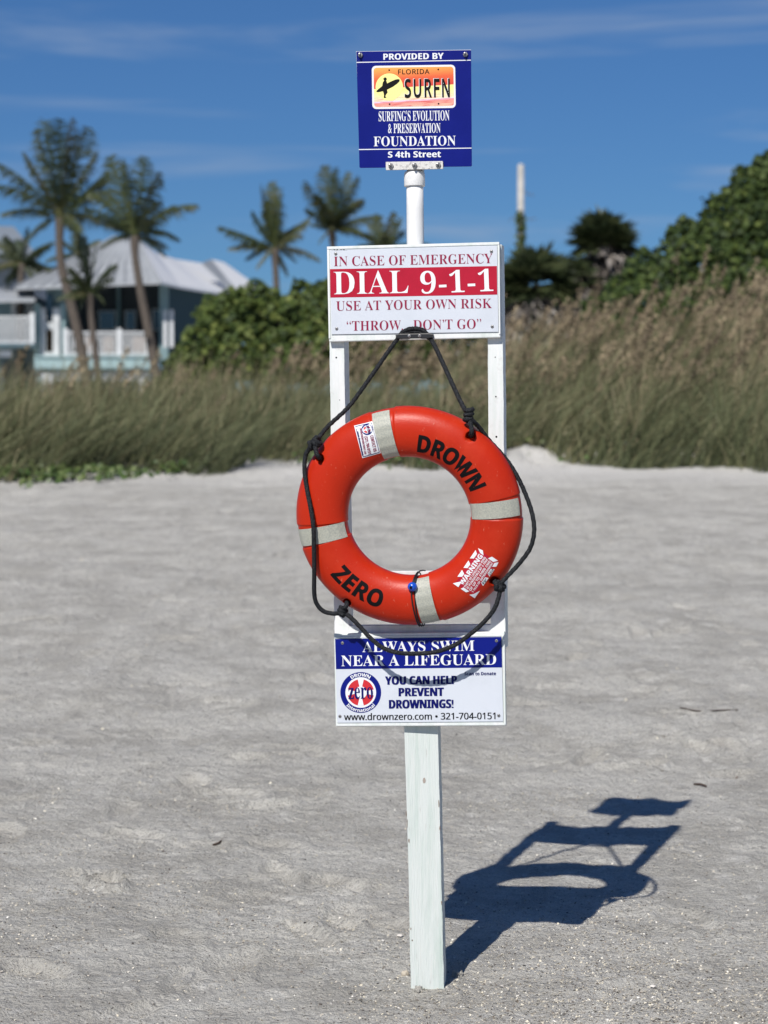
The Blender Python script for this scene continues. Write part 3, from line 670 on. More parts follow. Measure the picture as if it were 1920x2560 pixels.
for (x, y, w, h) in ((1015, 2034, 3, 16), (1096, 2010, 3, 20), (1099, 2070, 3, 14), (1022, 2103, 3, 12), (1027, 2322, 2.5, 7), (1030, 2351, 3, 5), (1018, 2060, 2, 22), (1103, 2258, 2.5, 12)):
    poly('chipped_paint', [(x + w * .55 * math.cos(k) * random.uniform(.4, 1.2), y + h * .5 * math.sin(k) * random.uniform(.6, 1.2)) for k in np.linspace(0, 5.6, 9)], -.0007, M_chip, post)
prism('stile', [(821, 626), (858, 625), (860, 855), (866, 1200), (873, 1620), (837, 1620), (829, 1200), (824, 900)], 0, .068, M_white, stn, .0012, .0004)
prism('stile', [(1217, 612), (1254, 611), (1259, 1000), (1264, 1620), (1227, 1620), (1222, 1200)], 0, .056, M_white, stn, .0012, .0004)
prism('crossbar', [(868, 1429), (1226, 1427), (1227, 1508), (869, 1511)], .001, .036, M_white, stn, .001)
prism('crossbar', [(871, 1564), (1228, 1562), (1228, 1640), (871, 1642)], .001, .036, M_white, stn, .001)
prism('crossbar', [(860, 720), (1221, 718), (1221, 795), (860, 795)], .001, .036, M_white, stn, .001)
for (x, y, r) in ((840.6, 894, .0024), (1239.6, 991.6, .0022), (1241, 1092, .0028), (1238, 893, .0016), (849, 1000, .0013)):
    disc('nail_hole', (x, y), r, -.0004, .0003, M_black, stn, 8)
# middle board: emergency sign
b2 = prism('board', [f2(118, 180), f2(1493, 143), f2(1503, 905), f2(135, 940)], -.019, -.0005, M_white, stn, .0025)
Y2 = -.0225
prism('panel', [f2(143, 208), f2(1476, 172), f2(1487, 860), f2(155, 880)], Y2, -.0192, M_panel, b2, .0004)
for q in ([(118, 180), (1493, 143), (1493, 165), (119, 202)], [(119, 204), (137, 204), (149, 912), (133, 914)], [(1481, 168), (1495, 166), (1502, 878), (1491, 880)]):
    prism('edge_trim', [f2(*p) for p in q], -.0215, -.0192, M_white, b2, .0007)
poly('colour_band', [f2(143, 360), f2(1475, 335), f2(1478, 563), f2(147, 587)], Y2 - .0004, M_crim, b2)
Yt = Y2 - .0008; thin = -.009
text('IN CASE OF EMERGENCY', 'serif', f2(175, 337), f2(1440, 312), 76 / 3.19, Yt, M_crimt, b2, thin)
text('DIAL', 'serif', f2(175, 562), f2(770, 551), 180 / 3.19, Yt, M_wprint, b2, -.006)
text('9-1-1', 'serif', f2(868, 557), f2(1447, 535), 170 / 3.19, Yt, M_wprint, b2, -.006)
text('USE AT YOUR OWN RISK', 'serif', f2(193, 692), f2(1435, 670), 75 / 3.19, Yt, M_crimt, b2, thin)
text('“THROW... DON’T GO”', 'serif', f2(278, 852), f2(1350, 834), 76 / 3.19, Yt, M_crimt, b2, thin)
for p in ((188, 236), (1430, 217), (196, 834), (1437, 817)): screw(f2(*p), Y2, b2)
V, F_ = glyphs('o', 'base')
for k in range(9):  # old paint scuffs in the panel's top left corner
    x = 165 + k * 13 + random.uniform(-4, 4); y = 206 - k * .25 + random.uniform(-2, 2)
    poly('scuff', [f2(x + 8 * math.cos(a) * random.uniform(.4, 1.2), y + 4 * math.sin(a) * random.uniform(.4, 1.2)) for a in np.linspace(0, 5.6, 7)], Yt - .0003 * (k % 3), M_black if k % 2 else M_strip, b2)
# cleat for the rope
clt = prism('rope_cleat', [f2(664, 884), f2(700, 876), f2(930, 872), f2(968, 877), f2(962, 906), f2(920, 911), f2(710, 915), f2(672, 912)], -.046, -.037, M_cleat, stn, .0015)
for q in ([(668, 884), (702, 880), (706, 914), (674, 914)], [(930, 876), (965, 878), (960, 908), (928, 910)]): prism('cleat_foot', [f2(*p) for p in q], -.0365, -.0192, M_cleat, clt, .001)
for p in ((775, 893), (857, 892)): screw(f2(*p), -.046, clt, .0045)
# lower board: swim near a lifeguard
b3 = prism('board', [f3(110, 140), f3(1472, 125), f3(1482, 878), f3(125, 882)], -.019, -.0005, M_white, stn, .0025)
Y3 = -.0225
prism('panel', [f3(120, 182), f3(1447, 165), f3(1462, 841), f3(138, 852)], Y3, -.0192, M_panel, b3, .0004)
for q in ([(1452, 160), (1472, 140), (1482, 868), (1468, 862)], [(112, 166), (1444, 150), (1447, 161), (116, 178)], [(138, 858), (1462, 848), (1478, 872), (126, 878)]):
    prism('edge_trim', [f3(*p) for p in q], -.0215, -.0192, M_white, b3, .0007)
poly('colour_band', [f3(120, 183), f3(1447, 166), f3(1452, 410), f3(128, 424)], Y3 - .0004, M_navy, b3)
Yt = Y3 - .0008
text('ALWAYS SWIM', 'serif', f3(338, 288), f3(1232, 277), 82 / 3.19, Yt, M_wprint, b3, -.002)
text('NEAR A LIFEGUARD', 'serif', f3(170, 400), f3(1405, 388), 84 / 3.19, Yt, M_wprint, b3, -.002)
text('YOU CAN HELP', 'bold', f3(522, 548), f3(1090, 542), 66 / 3.19, Yt, M_inkblue, b3, 0, heavy=2.2)
text('PREVENT', 'bold', f3(630, 640), f3(985, 637), 66 / 3.19, Yt, M_inkblue, b3, 0, heavy=2.2)
text('DROWNINGS!', 'bold', f3(553, 738), f3(1062, 733), 68 / 3.19, Yt, M_inkblue, b3, 0, heavy=2.2)
text('Scan to Donate', 'bold', f3(1152, 473), f3(1403, 471), 25 / 3.19, Yt, M_inkblue, b3, 0, heavy=.3)
text('www.drownzero.com • 321-704-0151', 'plain', f3(193, 831), f3(1398, 822), 52 / 3.19, Yt, M_black, b3, 0, heavy=.9)
for p in ((178, 216), (1407, 198), (158, 800), (1425, 794)): screw(f3(*p), Y3, b3)
M_red = mat('emblem_red', srgb(200, 45, 50), .4)
def arc_pts(c, r, a0, a1, n): return [(c[0] + r * math.cos(math.radians(a0 + (a1 - a0) * i / n)), c[1] - r * math.sin(math.radians(a0 + (a1 - a0) * i / n))) for i in range(n + 1)]
def emblem(c, R, fmap, yl, parent, mapper=None, small=False, rot=0):
    def P_(name, pts, k, m):
        q = []
        for x, y in pts:
            dx, dy = x - c[0], y - c[1]; cr, sr_ = math.cos(rot), math.sin(rot); q.append(fmap(c[0] + dx * cr - dy * sr_, c[1] + dx * sr_ + dy * cr))
        mp_ = (lambda x, y: mapper(x, y, .0012 + .0004 * k)) if mapper else None
        return poly(name, q, yl - .0004 * k, m, parent, mp_)
    P_('emblem_disc', arc_pts(c, R, 0, 355, 71)[:-0 or None], 0, M_navy); P_('emblem_disc', arc_pts(c, R * .75, 0, 352, 44), 1, M_wprint)
    P_('emblem_disc', arc_pts(c, R * .65, 0, 352, 44), 2, M_red)
    for a in (0, 90, 180, 270): P_('emblem_disc', [c] + arc_pts(c, R * .655, a - 13, a + 13, 4), 3, M_wprint)
    P_('emblem_disc', arc_pts(c, R * .30, 0, 350, 30), 4, M_wprint)
    if not small:
        def arctext(body, r0, h, a0, a1, inv, off):
            V, F_ = glyphs(body, 'bold', off); xs = [v[0] for v in V]; x0, x1 = min(xs), max(xs); ch = capheight('bold', off); o = []
            for x, y in V:
                t = (x - x0) / (x1 - x0); a = math.radians(a0 + (a1 - a0) * t); r = r0 + (-1 if inv else 1) * y / ch * h
                q = fmap(c[0] + r * math.cos(a), c[1] - r * math.sin(a)); o.append(L(q[0], q[1], yl - .0008))
            link('lettering', mesh_of('lettering', o, orient(o, F_)), M_wprint, parent)
        arctext('DROWN', R * .79, R * .16, 124, 58, False, .01); arctext('International', R * .955, R * .16, 222, 318, True, .008)
        text('zero', 'serif', fmap(c[0] - 98, c[1] + 52), fmap(c[0] + 98, c[1] + 46), 128 / 3.19, yl - .0024, M_inkblue, parent, .0)
        text('™', 'base', fmap(c[0] + 100, c[1] + 84), fmap(c[0] + 118, c[1] + 78), 12 / 3.19, yl - .0008, M_inkblue, parent)
emblem((325, 610), 163, f3, Y3 - .0004, b3)
# pipe and top sign
def lathe_obj(name, prof, seg, m, parent):
    V = []; F_ = []
    for (c, r) in prof: V += [(c.x + r * math.cos(2 * math.pi * k / seg), c.y + r * math.sin(2 * math.pi * k / seg), c.z) for k in range(seg)]
    for i in range(len(prof) - 1):
        for k in range(seg): F_.append((i * seg + k, i * seg + (k + 1) % seg, (i + 1) * seg + (k + 1) % seg, (i + 1) * seg + k))
    F_.append(tuple(range(seg))[::-1]); F_.append(tuple((len(prof) - 1) * seg + k for k in range(seg)))
    return link(name, mesh_of(name, V, F_, False), m, parent)
pa, pb = L(1037, 445, .020), L(1040, 760, .020)
o = lathe_obj('pipe', [(pb + (pa - pb) * t, .0243 - .0016 * t) for t in (0, .25, .5, .75, 1)], 40, M_pvc, stn); o.data.shade_smooth()
c0, c1_ = L(1036.5, 466, .020), L(1036, 427, .020); pr = []
for t, r in ((0, .026), (0, .0275), (.03, .028), (.72, .028), (.88, .0268), (.97, .0235), (1.0, .017)): pr.append((c0 + (c1_ - c0) * t, r))
o = lathe_obj('pipe_cap', pr, 40, M_pvc, stn)
for p_ in o.data.polygons: p_.use_smooth = True
prism('bracket', [(1016, 415), (1058, 414), (1056, 430), (1018, 430)], .006, .034, M_metal, stn, .001)
Y1 = -.003
s1 = prism('top_sign', [f1(142, 137), f1(148, 133), f1(1455, 115), f1(1463, 121), f1(1472, 1446), f1(1463, 1456), f1(190, 1474), f1(178, 1466)], Y1, .0, M_navy2, stn, .0004)
prism('sign_back', [f1(140, 131), f1(1462, 112), f1(1472, 1450), f1(183, 1470)], .0003, .004, M_plate_edge, s1, .0004)
def band(a, b, w, m, yl): return poly('border_line', [f1(a[0], a[1] - w / 2), f1(b[0], b[1] - w / 2), f1(b[0], b[1] + w / 2), f1(a[0], a[1] + w / 2)], yl, m, s1)
band((145, 258), (1461, 232), 10, M_wprint, Y1 - .0004); band((170, 1262), (1469, 1245), 10, M_wprint, Y1 - .0004)
Ya = Y1 - .0008
text('PROVIDED BY', 'bold', f1(455, 228), f1(1147, 218), 70 / 4.608, Ya, M_wprint, s1, 0, heavy=.7)
text("SURFING'S EVOLUTION", 'serif', f1(400, 936), f1(1215, 924), 112 / 4.608, Ya, M_wprint, s1, .0)
text('& PRESERVATION', 'serif', f1(508, 1073), f1(1112, 1066), 108 / 4.608, Ya, M_wprint, s1, .0)
text('FOUNDATION', 'serif', f1(343, 1224), f1(1287, 1213), 110 / 4.608, Ya, M_wprint, s1, .0)
text('S 4th Street', 'bold', f1(508, 1355), f1(1115, 1349), 70 / 4.608, Ya, M_wprint, s1, 0, heavy=.7)
def rrect(x0, y0, x1, y1, r, sh=-14):
    pts = []
    for cx, cy, a0 in ((x1 - r, y0 + r, 0), (x0 + r, y0 + r, 90), (x0 + r, y1 - r, 180), (x1 - r, y1 - r, 270)):
        for k in range(7):
            a = math.radians(a0 + (90 if False else 0) + k * 15); pts.append((cx + r * math.cos(a), cy - r * math.sin(a)))
    return [(x + (y - y0) * .016, y + (x - x0) / (x1 - x0) * sh) for x, y in pts]
plate = poly('number_plate', [f1(*p) for p in rrect(319, 298, 1280, 796, 48)], Y1 - .0004, M_plate_edge, s1)
m = bpy.data.materials.new('plate_picture'); m.use_nodes = True; n = m.node_tree.nodes; l = m.node_tree.links
uvn = n.new('ShaderNodeUVMap'); uvn.uv_map = 'UVMap'; sx = n.new('ShaderNodeSeparateXYZ'); l.new(uvn.outputs[0], sx.inputs[0])
mpn = n.new('ShaderNodeMapping'); mpn.inputs['Scale'].default_value = (4, 26, 1); l.new(uvn.outputs[0], mpn.inputs[0])
nz = n.new('ShaderNodeTexNoise'); nz.inputs['Scale'].default_value = 1.3; nz.inputs['Detail'].default_value = 5; l.new(mpn.outputs[0], nz.inputs['Vector'])
cr = n.new('ShaderNodeValToRGB'); e = cr.color_ramp.elements
for pos, col in ((0, (235, 190, 160)), (.14, (228, 140, 130)), (.17, (232, 205, 235)), (.20, (245, 225, 190)), (.45, (246, 238, 140)), (.498, (250, 240, 150)), (.502, (205, 62, 50)), (.72, (225, 95, 50)), (1.0, (248, 172, 80))):
    if pos == 0: e[0].position = 0; e[0].color = srgb(*col)
    elif pos == 1.0: e[-1].position = 1; e[-1].color = srgb(*col)
    else: x_ = e.new(pos); x_.color = srgb(*col)
l.new(sx.outputs['Y'], cr.inputs[0])
low = n.new('ShaderNodeMapRange'); low.inputs[1].default_value = .35; low.inputs[2].default_value = .12; l.new(sx.outputs['Y'], low.inputs[0])
mr = n.new('ShaderNodeMapRange'); mr.inputs[1].default_value = .5; mr.inputs[2].default_value = .62; l.new(nz.outputs['Fac'], mr.inputs[0])
mm = n.new('ShaderNodeMath'); mm.operation = 'MULTIPLY'; l.new(low.outputs[0], mm.inputs[0]); l.new(mr.outputs[0], mm.inputs[1])
mxr = n.new('ShaderNodeMixRGB'); mxr.inputs[2].default_value = srgb(214, 96, 96); l.new(mm.outputs[0], mxr.inputs[0]); l.new(cr.outputs[0], mxr.inputs[1])
l.new(mxr.outputs[0], n['Principled BSDF'].inputs['Base Color']); n['Principled BSDF'].inputs['Roughness'].default_value = .4
pts = rrect(341, 320, 1260, 772, 34)
o = poly('plate_picture', [f1(*p) for p in pts], Y1 - .0008, m, s1)
uvl = o.data.uv_layers.new(name='UVMap'); cp = [L(*f1(*p), Y1 - .0008) for p in pts]
zx = [c.x for c in cp]; zz_ = [c.z for c in cp]
for lp in o.data.loops:
    co = o.data.vertices[lp.vertex_index].co; tx = (co.x - min(zx)) / (max(zx) - min(zx)); zl = co.z - .010 * (tx - .5) * .3
    uvl.data[lp.index].uv = (tx, (zl - min(zz_)) / (max(zz_) - min(zz_)))
M_sunp = mat('plate_sun', srgb(246, 240, 150), .4)
poly('plate_sun', [f1(*p) for p in ([(364, 552)] + [(522 + 158 * math.cos(math.radians(180 - a)), 545 - 160 * math.sin(math.radians(a))) for a in range(0, 181, 6)] + [(680, 545), (640, 640), (560, 700), (460, 690), (385, 620)])], Y1 - .0012, M_sunp, s1)
surfer = [(455, 440), (470, 430), (488, 434), (494, 450), (488, 463), (484, 468), (492, 480), (496, 500), (540, 478), (590, 456), (625, 450), (642, 456), (638, 478), (610, 505), (560, 540), (510, 565), (495, 573), (502, 600), (498, 612), (488, 622), (478, 640), (478, 655), (490, 666), (470, 668), (458, 668), (460, 640), (456, 610), (448, 590), (400, 600), (376, 600), (372, 588), (390, 570), (440, 530), (446, 490), (458, 472), (462, 462), (454, 455)]
o = poly('surfer_print', [f1(*p) for p in surfer], Y1 - .0016, M_black, s1)
bm = bmesh.new(); bm.from_mesh(o.data); bmesh.ops.triangulate(bm, faces=bm.faces, ngon_method='EAR_CLIP'); bm.to_mesh(o.data); bm.free()
text('FLORIDA', 'plain', f1(623, 394), f1(985, 389), 55 / 4.608, Y1 - .0014, M_black, s1, .012, space=1.1)
text('SURFN', 'plain', f1(694, 654), f1(1214, 647), 208 / 4.608, Y1 - .0016, M_wprint, s1, .026, space=1.25)
text('SURFN', 'plain', f1(700, 658), f1(1220, 651), 208 / 4.608, Y1 - .0020, M_black, s1, .026, space=1.25)
for p in ((520, 346), (1085, 338), (525, 739), (1089, 733)): disc('plate_hole', f1(*p), .0022, Y1 - .0018, .0004, M_black, s1, 10)
strip = prism('mounting_strip', [f1(480, 1404), f1(1139, 1394), f1(1140, 1484), f1(482, 1498)], -.011, -.0032, M_strip, stn, .0008)
prism('mounting_strip', [f1(480, 1404), f1(1139, 1394), f1(1140, 1480), f1(482, 1494)], .0045, .010, M_strip, stn, .0008)
def bolt(p, yf, parent):
    b = disc('bolt', p, .0072, yf - .006, .006, M_metal, parent, 6, .0); c = L(*p, yf)
    disc('bolt', p, .0036, yf - .015, .009, M_metal, parent, 10, .0005, c=Vector((c.x, yf, c.z)))
for p in ((537, 1446), (810, 1441), (1083, 1437)): bolt(f1(*p), -.011, strip)
for p in ((187, 172), (1397, 164)): bolt(f1(*p), Y1, s1)

# ------------------------------------------------------------------ life ring hanging on the frame
RC = L(1022.5, 1290, -.090); RR, RA, RB, RZ = .2335, .0695, .050, .965
RM = Matrix.Translation(RC) @ Matrix.Rotation(math.radians(7.5), 4, 'X'); RMI = RM.inverted()   # its top hangs out from the frame
ORG2 = (SM @ RM).inverted() @ Vector((0, 0, HCAM)); SR2 = (SM @ RM).inverted().to_3x3()
def Lr(px, py, yl):
    d = SR2 @ ray(px, py); return ORG2 + d * ((yl - ORG2.y) / d.y)
BANDS = [math.radians(a) for a in (101.5, 4.8, -80.0, 190.0)]
def band_mask(ph):
    m = 0
    for b in BANDS:
        d = abs((ph - b + math.pi) % (2 * math.pi) - math.pi); m = max(m, min(1, max(0, (.115 - d) / .008)))
    return m
def ring_at(ph, th, off=0.0, holes=True):
    o = off - .0026 * band_mask(ph); r = RR + (RA + o) * math.cos(th); y = -(RB + o) * math.copysign(abs(math.sin(th)) ** .9, math.sin(th))
    p = Vector((r * math.cos(ph), y, r * math.sin(ph) * RZ))
    if holes and y < -.01:
        for h in HOLES:
            d = math.hypot(p.x - h[0], p.z - h[1])
            if d < .019: t = min(1, max(0, (.0125 - d) / .004)); p.y += .040 * t * t * (3 - 2 * t) + .003 * max(0, 1 - d / .019)
    return p
def ring_depth(x, z, off=0.0):
    """front surface of the ring under ring-plane point x,z"""
    rho = math.hypot(x, z / RZ); ph = math.atan2(z / RZ, x); c = max(-.999, min(.999, (rho - RR) / RA)); s = math.sqrt(1 - c * c)
    o = off - .0026 * band_mask(ph); return -(RB + o) * s ** .9
def ring_px(px, py, off=.0008):
    y = -RB
    for _ in range(5): p = Lr(px, py, y); y = ring_depth(p.x, p.z, off)
    return Vector((p.x, y, p.z))
HOLES = []
for p in ((205, 432), (1180, 288), (1335, 1225), (380, 1365)):
    q = ring_px(*fr(*p)); HOLES.append((q.x, q.z))
ring = link('life_ring', None); ring.matrix_world = SM @ RM
tag(ring, 'orange life ring with black rope hanging on the white sign post', 'life ring')
NP, NT = 900, 150; V = []; F_ = []
for i in range(NP):
    for k in range(NT): V.append(ring_at(2 * math.pi * i / NP, 2 * math.pi * k / NT))
for i in range(NP):
    for k in range(NT): F_.append((i * NT + k, i * NT + (k + 1) % NT, ((i + 1) % NP) * NT + (k + 1) % NT, ((i + 1) % NP) * NT + k))
link('body', mesh_of('body', V, F_, True), M_ring, ring)
for b in BANDS:
    V = []; F_ = []; n1, n2 = 14, 40
    for i in range(n1 + 1):
        for k in range(n2 + 1):
            th = math.radians(24 + 130 * k / n2); r = RR + RA * math.cos(th); ph = b + (i / n1 - .5) * .0455 / RR * (RR / r) ** .8 + .006
            V.append(ring_at(ph, th, .0034 - .0026 * (1 - band_mask(ph)) + .0004 * math.sin(k * .9 + b), False))
    for i in range(n1):
        for k in range(n2): F_.append((i * (n2 + 1) + k, (i + 1) * (n2 + 1) + k, (i + 1) * (n2 + 1) + k + 1, i * (n2 + 1) + k + 1))
    o = link('reflective_band', mesh_of('reflective_band', V, F_, True), M_band, ring)
    for (ra, t) in ((.035, .2), (.0, .5), (-.030, .8)):
        pass
def bisect_grid(V, F_, step):
    bm = bmesh.new(); vs = [bm.verts.new((x, y, 0)) for x, y in V]
    for f in F_:
        try: bm.faces.new([vs[i] for i in f])
        except ValueError: pass
    xs = [v[0] for v in V]; ys = [v[1] for v in V]
    for ax, lo, hi in ((0, min(xs), max(xs)), (1, min(ys), max(ys))):
        c = lo + step
        while c < hi:
            co = Vector((0, 0, 0)); co[ax] = c; no = Vector((0, 0, 0)); no[ax] = 1
            bmesh.ops.bisect_plane(bm, geom=bm.verts[:] + bm.edges[:] + bm.faces[:], plane_co=co, plane_no=no); c += step
    bmesh.ops.triangulate(bm, faces=bm.faces); bm.verts.index_update()
    o = ([(v.co.x, v.co.y) for v in bm.verts], [tuple(v.index for v in f.verts) for f in bm.faces]); bm.free(); return o
def ring_text(body, a0, a1, rb, h, inward, off=.02):
    V, F_ = bisect_grid(*glyphs(body, 'bold', off), .12); xs = [v[0] for v in V]; x0, x1 = min(xs), max(xs); ch = capheight('bold', off); o = []
    for x, y in V:
        a = math.radians(a0 + (a1 - a0) * (x - x0) / (x1 - x0)); r = rb + (-1 if inward else 1) * y / ch * h
        u, w = r * math.cos(a), r * math.sin(a) * RZ; o.append(Vector((u, ring_depth(u, w, .0007), w)))
    link('lettering', mesh_of('lettering', o, orient(o, F_)), M_black, ring)
ring_text('DROWN', 79.5, 22.5, .186, .048, False)
ring_text('ZERO', 216, 252.5, .258, .048, True)
def sheet(quad, m, off, name='sticker', n=14):
    (ax, ay), (bx, by), (cx, cy), (dx, dy) = quad; V = []; F_ = []
    for i in range(n + 1):
        for k in range(n + 1):
            s, t = i / n, k / n; V.append(ring_px(*fr((ax * (1 - s) + bx * s) * (1 - t) + (dx * (1 - s) + cx * s) * t, (ay * (1 - s) + by * s) * (1 - t) + (dy * (1 - s) + cy * s) * t), off))
    for i in range(n):
        for k in range(n): a = i * (n + 1) + k; F_.append((a, a + 1, a + n + 2, a + n + 1))
    return link(name, mesh_of(name, V, orient(V, F_), True), m, ring)
st = sheet([(428, 218), (546, 190), (601, 396), (482, 429)], M_wprint, .0008)
def lin(a, b, w, m, off):
    dx, dy = b[0] - a[0], b[1] - a[1]; q = math.hypot(dx, dy); ux, uy = -dy / q * w / 2, dx / q * w / 2
    o = sheet([(a[0] - ux, a[1] - uy), (b[0] - ux, b[1] - uy), (b[0] + ux, b[1] + uy), (a[0] + ux, a[1] + uy)], m, off, 'sticker_print', 8); o.parent = st; o.matrix_parent_inverse.identity(); return o
for a, b in (((436, 224), (541, 199)), ((541, 199), (592, 391)), ((592, 391), (487, 420)), ((487, 420), (441, 238))): lin(a, b, 4, M_inkblue, .0013)
rm = lambda x, y, o=.0014: ring_px(x, y, o)
def rtext(body, style, a, b, cap, m, off=0.0, par=None, h=.0014):
    o = text(body, style, fr(*a), fr(*b), cap / 2.592, 0, m, par or ring, off, 'lettering', mapper=lambda x, y: ring_px(x, y, h)); return o
rtext('CONTACT US:', 'bold', (531, 284), (556, 391), 21, M_crimt, .01, st)
rtext('(321) 704-0151', 'bold', (494, 288), (520, 404), 20, M_crimt, .01, st)
rtext('DROWNZEROINTERNATIONAL.COM', 'bold', (463, 236), (496, 404), 13, M_crimt, .01, st)
rtext('www.drownzero.com', 'bold', (445, 255), (480, 412), 13, M_inkblue, .02, st)
emblem((512, 243), 36, fr, 0, st, mapper=ring_px, small=True, rot=math.radians(75))
rtext('zero', 'serif', (505, 218), (518, 268), 26, M_inkblue, 0, st, .0034)
# warning sticker
O_ = (1068, 1240); E1 = (.564, -.826); E2 = (.826, .564)
w_ = lambda a, b: (O_[0] + E1[0] * a + E2[0] * b, O_[1] + E1[1] * a + E2[1] * b)
st = sheet([w_(8, 12), w_(272, 12), w_(278, 158), w_(14, 158)], M_crim, .0008)
def dash(q, n=3):
    o = sheet([w_(*p) for p in q], M_wprint, .0013, 'sticker_print', 8); o.parent = st
for q in (([(0, 0), (0, 0), (44, 40), (0, 44)]), ([(52, 0), (106, 0), (92, 26), (70, 26)]), ([(122, 0), (180, 0), (166, 24), (136, 24)]), ([(196, 0), (262, 0), (246, 22), (210, 22)]), ([(280, 6), (286, 40), (262, 62), (262, 36)]),
          ([(262, 96), (286, 112), (286, 160), (262, 138)]), ([(248, 172), (280, 168), (262, 148), (232, 150)]), ([(170, 172), (228, 172), (216, 150), (180, 150)]), ([(96, 172), (160, 172), (150, 150), (106, 150)]), ([(0, 130), (0, 172), (60, 172), (18, 150)]), ([(0, 62), (18, 72), (18, 118), (0, 104)])): dash(q)
rtext('WARNING', 'bold', w_(25, 63), w_(256, 63), 32, M_wprint, .02, st)
rtext('THEFT OF LIFESAVING RING', 'bold', w_(22, 84), w_(258, 84), 14, M_wprint, .01, st)
rtext('IS PUNISHABLE BY A FINE', 'bold', w_(24, 103), w_(256, 103), 14, M_wprint, .01, st)
rtext('OF UP TO $1000 AND', 'bold', w_(24, 125), w_(256, 125), 16, M_wprint, .01, st)
rtext('1 YEAR OF IMPRISONMENT', 'bold', w_(24, 144), w_(256, 144), 13, M_wprint, .01, st)
rtext('FS*', 'bold', w_(108, 170), w_(148, 170), 15, M_black, .01, st, .0019); rtext('2.014', 'bold', w_(178, 170), w_(222, 170), 15, M_black, .01, st, .0019)

# rope
RRD = .0056
def rope(pts, name='rope', r=RRD, seg=16, sm=True):
    P = spline(pts, .0022); P = [P[0]] + [p for i, p in enumerate(P[1:-1]) if (p - P[i]).length > 1e-5] + [P[-1]]
    V, F_ = tube(P, r, seg, lambda s, th: .88 + .26 * max(math.sin(3 * th + s * 330), math.sin(3 * th - s * 330)) ** 2)
    return link(name, mesh_of(name, [RMI @ v for v in V], F_, True), M_rope, ring)
def lr(x, y, yl): return L(*fr(x, y), yl)
def lp(x, y, yl):      # yl as measured for an upright ring, carried along with its tilt
    p = L(*fr(x, y), yl - .034); return L(*fr(x, y), yl - .034 - (p.z - RC.z) * .1317)
hp = [RM @ Vector((h[0], -.028, h[1])) for h in HOLES]
# knots are tight coils
def knot(c, r=.0095, turns=2.4, tilt=(0, 0, 1), h=.02):
    c = Vector(c); ax = Vector(tilt).normalized(); u = ax.orthogonal().normalized(); w = ax.cross(u); n = int(turns * 14); P = []
    for i in range(n + 1):
        a = 2 * math.pi * turns * i / n; P.append(c + (u * math.cos(a) + w * math.sin(a)) * r + ax * h * (i / n - .5))
    rope(P, 'knot', RRD)
kUL, kLL, kLR, kUR = lp(185, 325, -.098), lp(352, 1425, -.092), lp(1375, 1262, -.094), lp(1170, 150, -.088)
cl = lambda x, y, yl: L(*f2(x, y), yl)
rope([hp[0], lp(196, 418, -.112), lp(180, 380, -.112), kUL, lr(250, 232, -.132), lr(380, 110, -.112), lr(470, -5, -.086), cl(615, 1008, -.048), cl(685, 912, -.034), cl(720, 865, -.031), cl(775, 838, -.030), cl(835, 834, -.030), cl(890, 850, -.031), cl(925, 890, -.032), cl(958, 935, -.038),
      cl(1000, 1015, -.055), lr(1108, 40, -.112), lr(1150, 120, -.140), kUR, lp(1185, 215, -.100), lp(1190, 262, -.108), hp[1]])
rope([cl(700, 912, -.031), cl(716, 884, -.0305), cl(780, 862, -.0265), cl(845, 862, -.0265), cl(905, 880, -.030), cl(935, 912, -.031)], 'rope')
rope([lp(1168, 165, -.094), lp(1200, 190, -.088), lp(1235, 225, -.070), lp(1300, 310, -.050), lp(1400, 420, -.045), lp(1470, 520, -.05), lp(1530, 640, -.055), lp(1580, 780, -.065), lp(1595, 900, -.075), lp(1570, 1010, -.080), lp(1500, 1110, -.085), lp(1430, 1185, -.095), lp(1385, 1235, -.104), kLR, hp[2]])
rope([kLR, lp(1372, 1300, -.100), lp(1340, 1400, -.106), lp(1270, 1490, -.112), lp(1180, 1570, -.118), lp(1080, 1640, -.122), lp(960, 1683, -.125), lp(840, 1695, -.126), lp(720, 1690, -.124), lp(620, 1660, -.119), lp(540, 1600, -.112), lp(470, 1525, -.105), lp(400, 1455, -.098), kLL])
rope([hp[3], lp(378, 1385, -.104), lp(362, 1402, -.102), kLL, lp(300, 1436, -.092), lp(230, 1420, -.088), lp(185, 1370, -.092), lp(170, 1300, -.100), lp(170, 1160, -.112), lp(168, 1000, -.120), lp(165, 880, -.120), lp(148, 760, -.116), lp(125, 640, -.105), lp(108, 520, -.095), lp(112, 420, -.09), lp(140, 365, -.092), kUL])
knot(kUL, .010, 2.6, (.7, 0, .7)); knot(kUL + Vector((-.012, 0, -.010)), .008, 1.6, (.9, .2, -.2))
knot(kLL, .009, 2.4, (.4, 0, 1)); knot(kLR, .010, 2.5, (.6, 0, 1)); knot(kUR, .0085, 3.0, (.15, 0, 1), .034); knot(lp(1360, 1262, -.100), .008, 1.6, (1, .3, -.3))

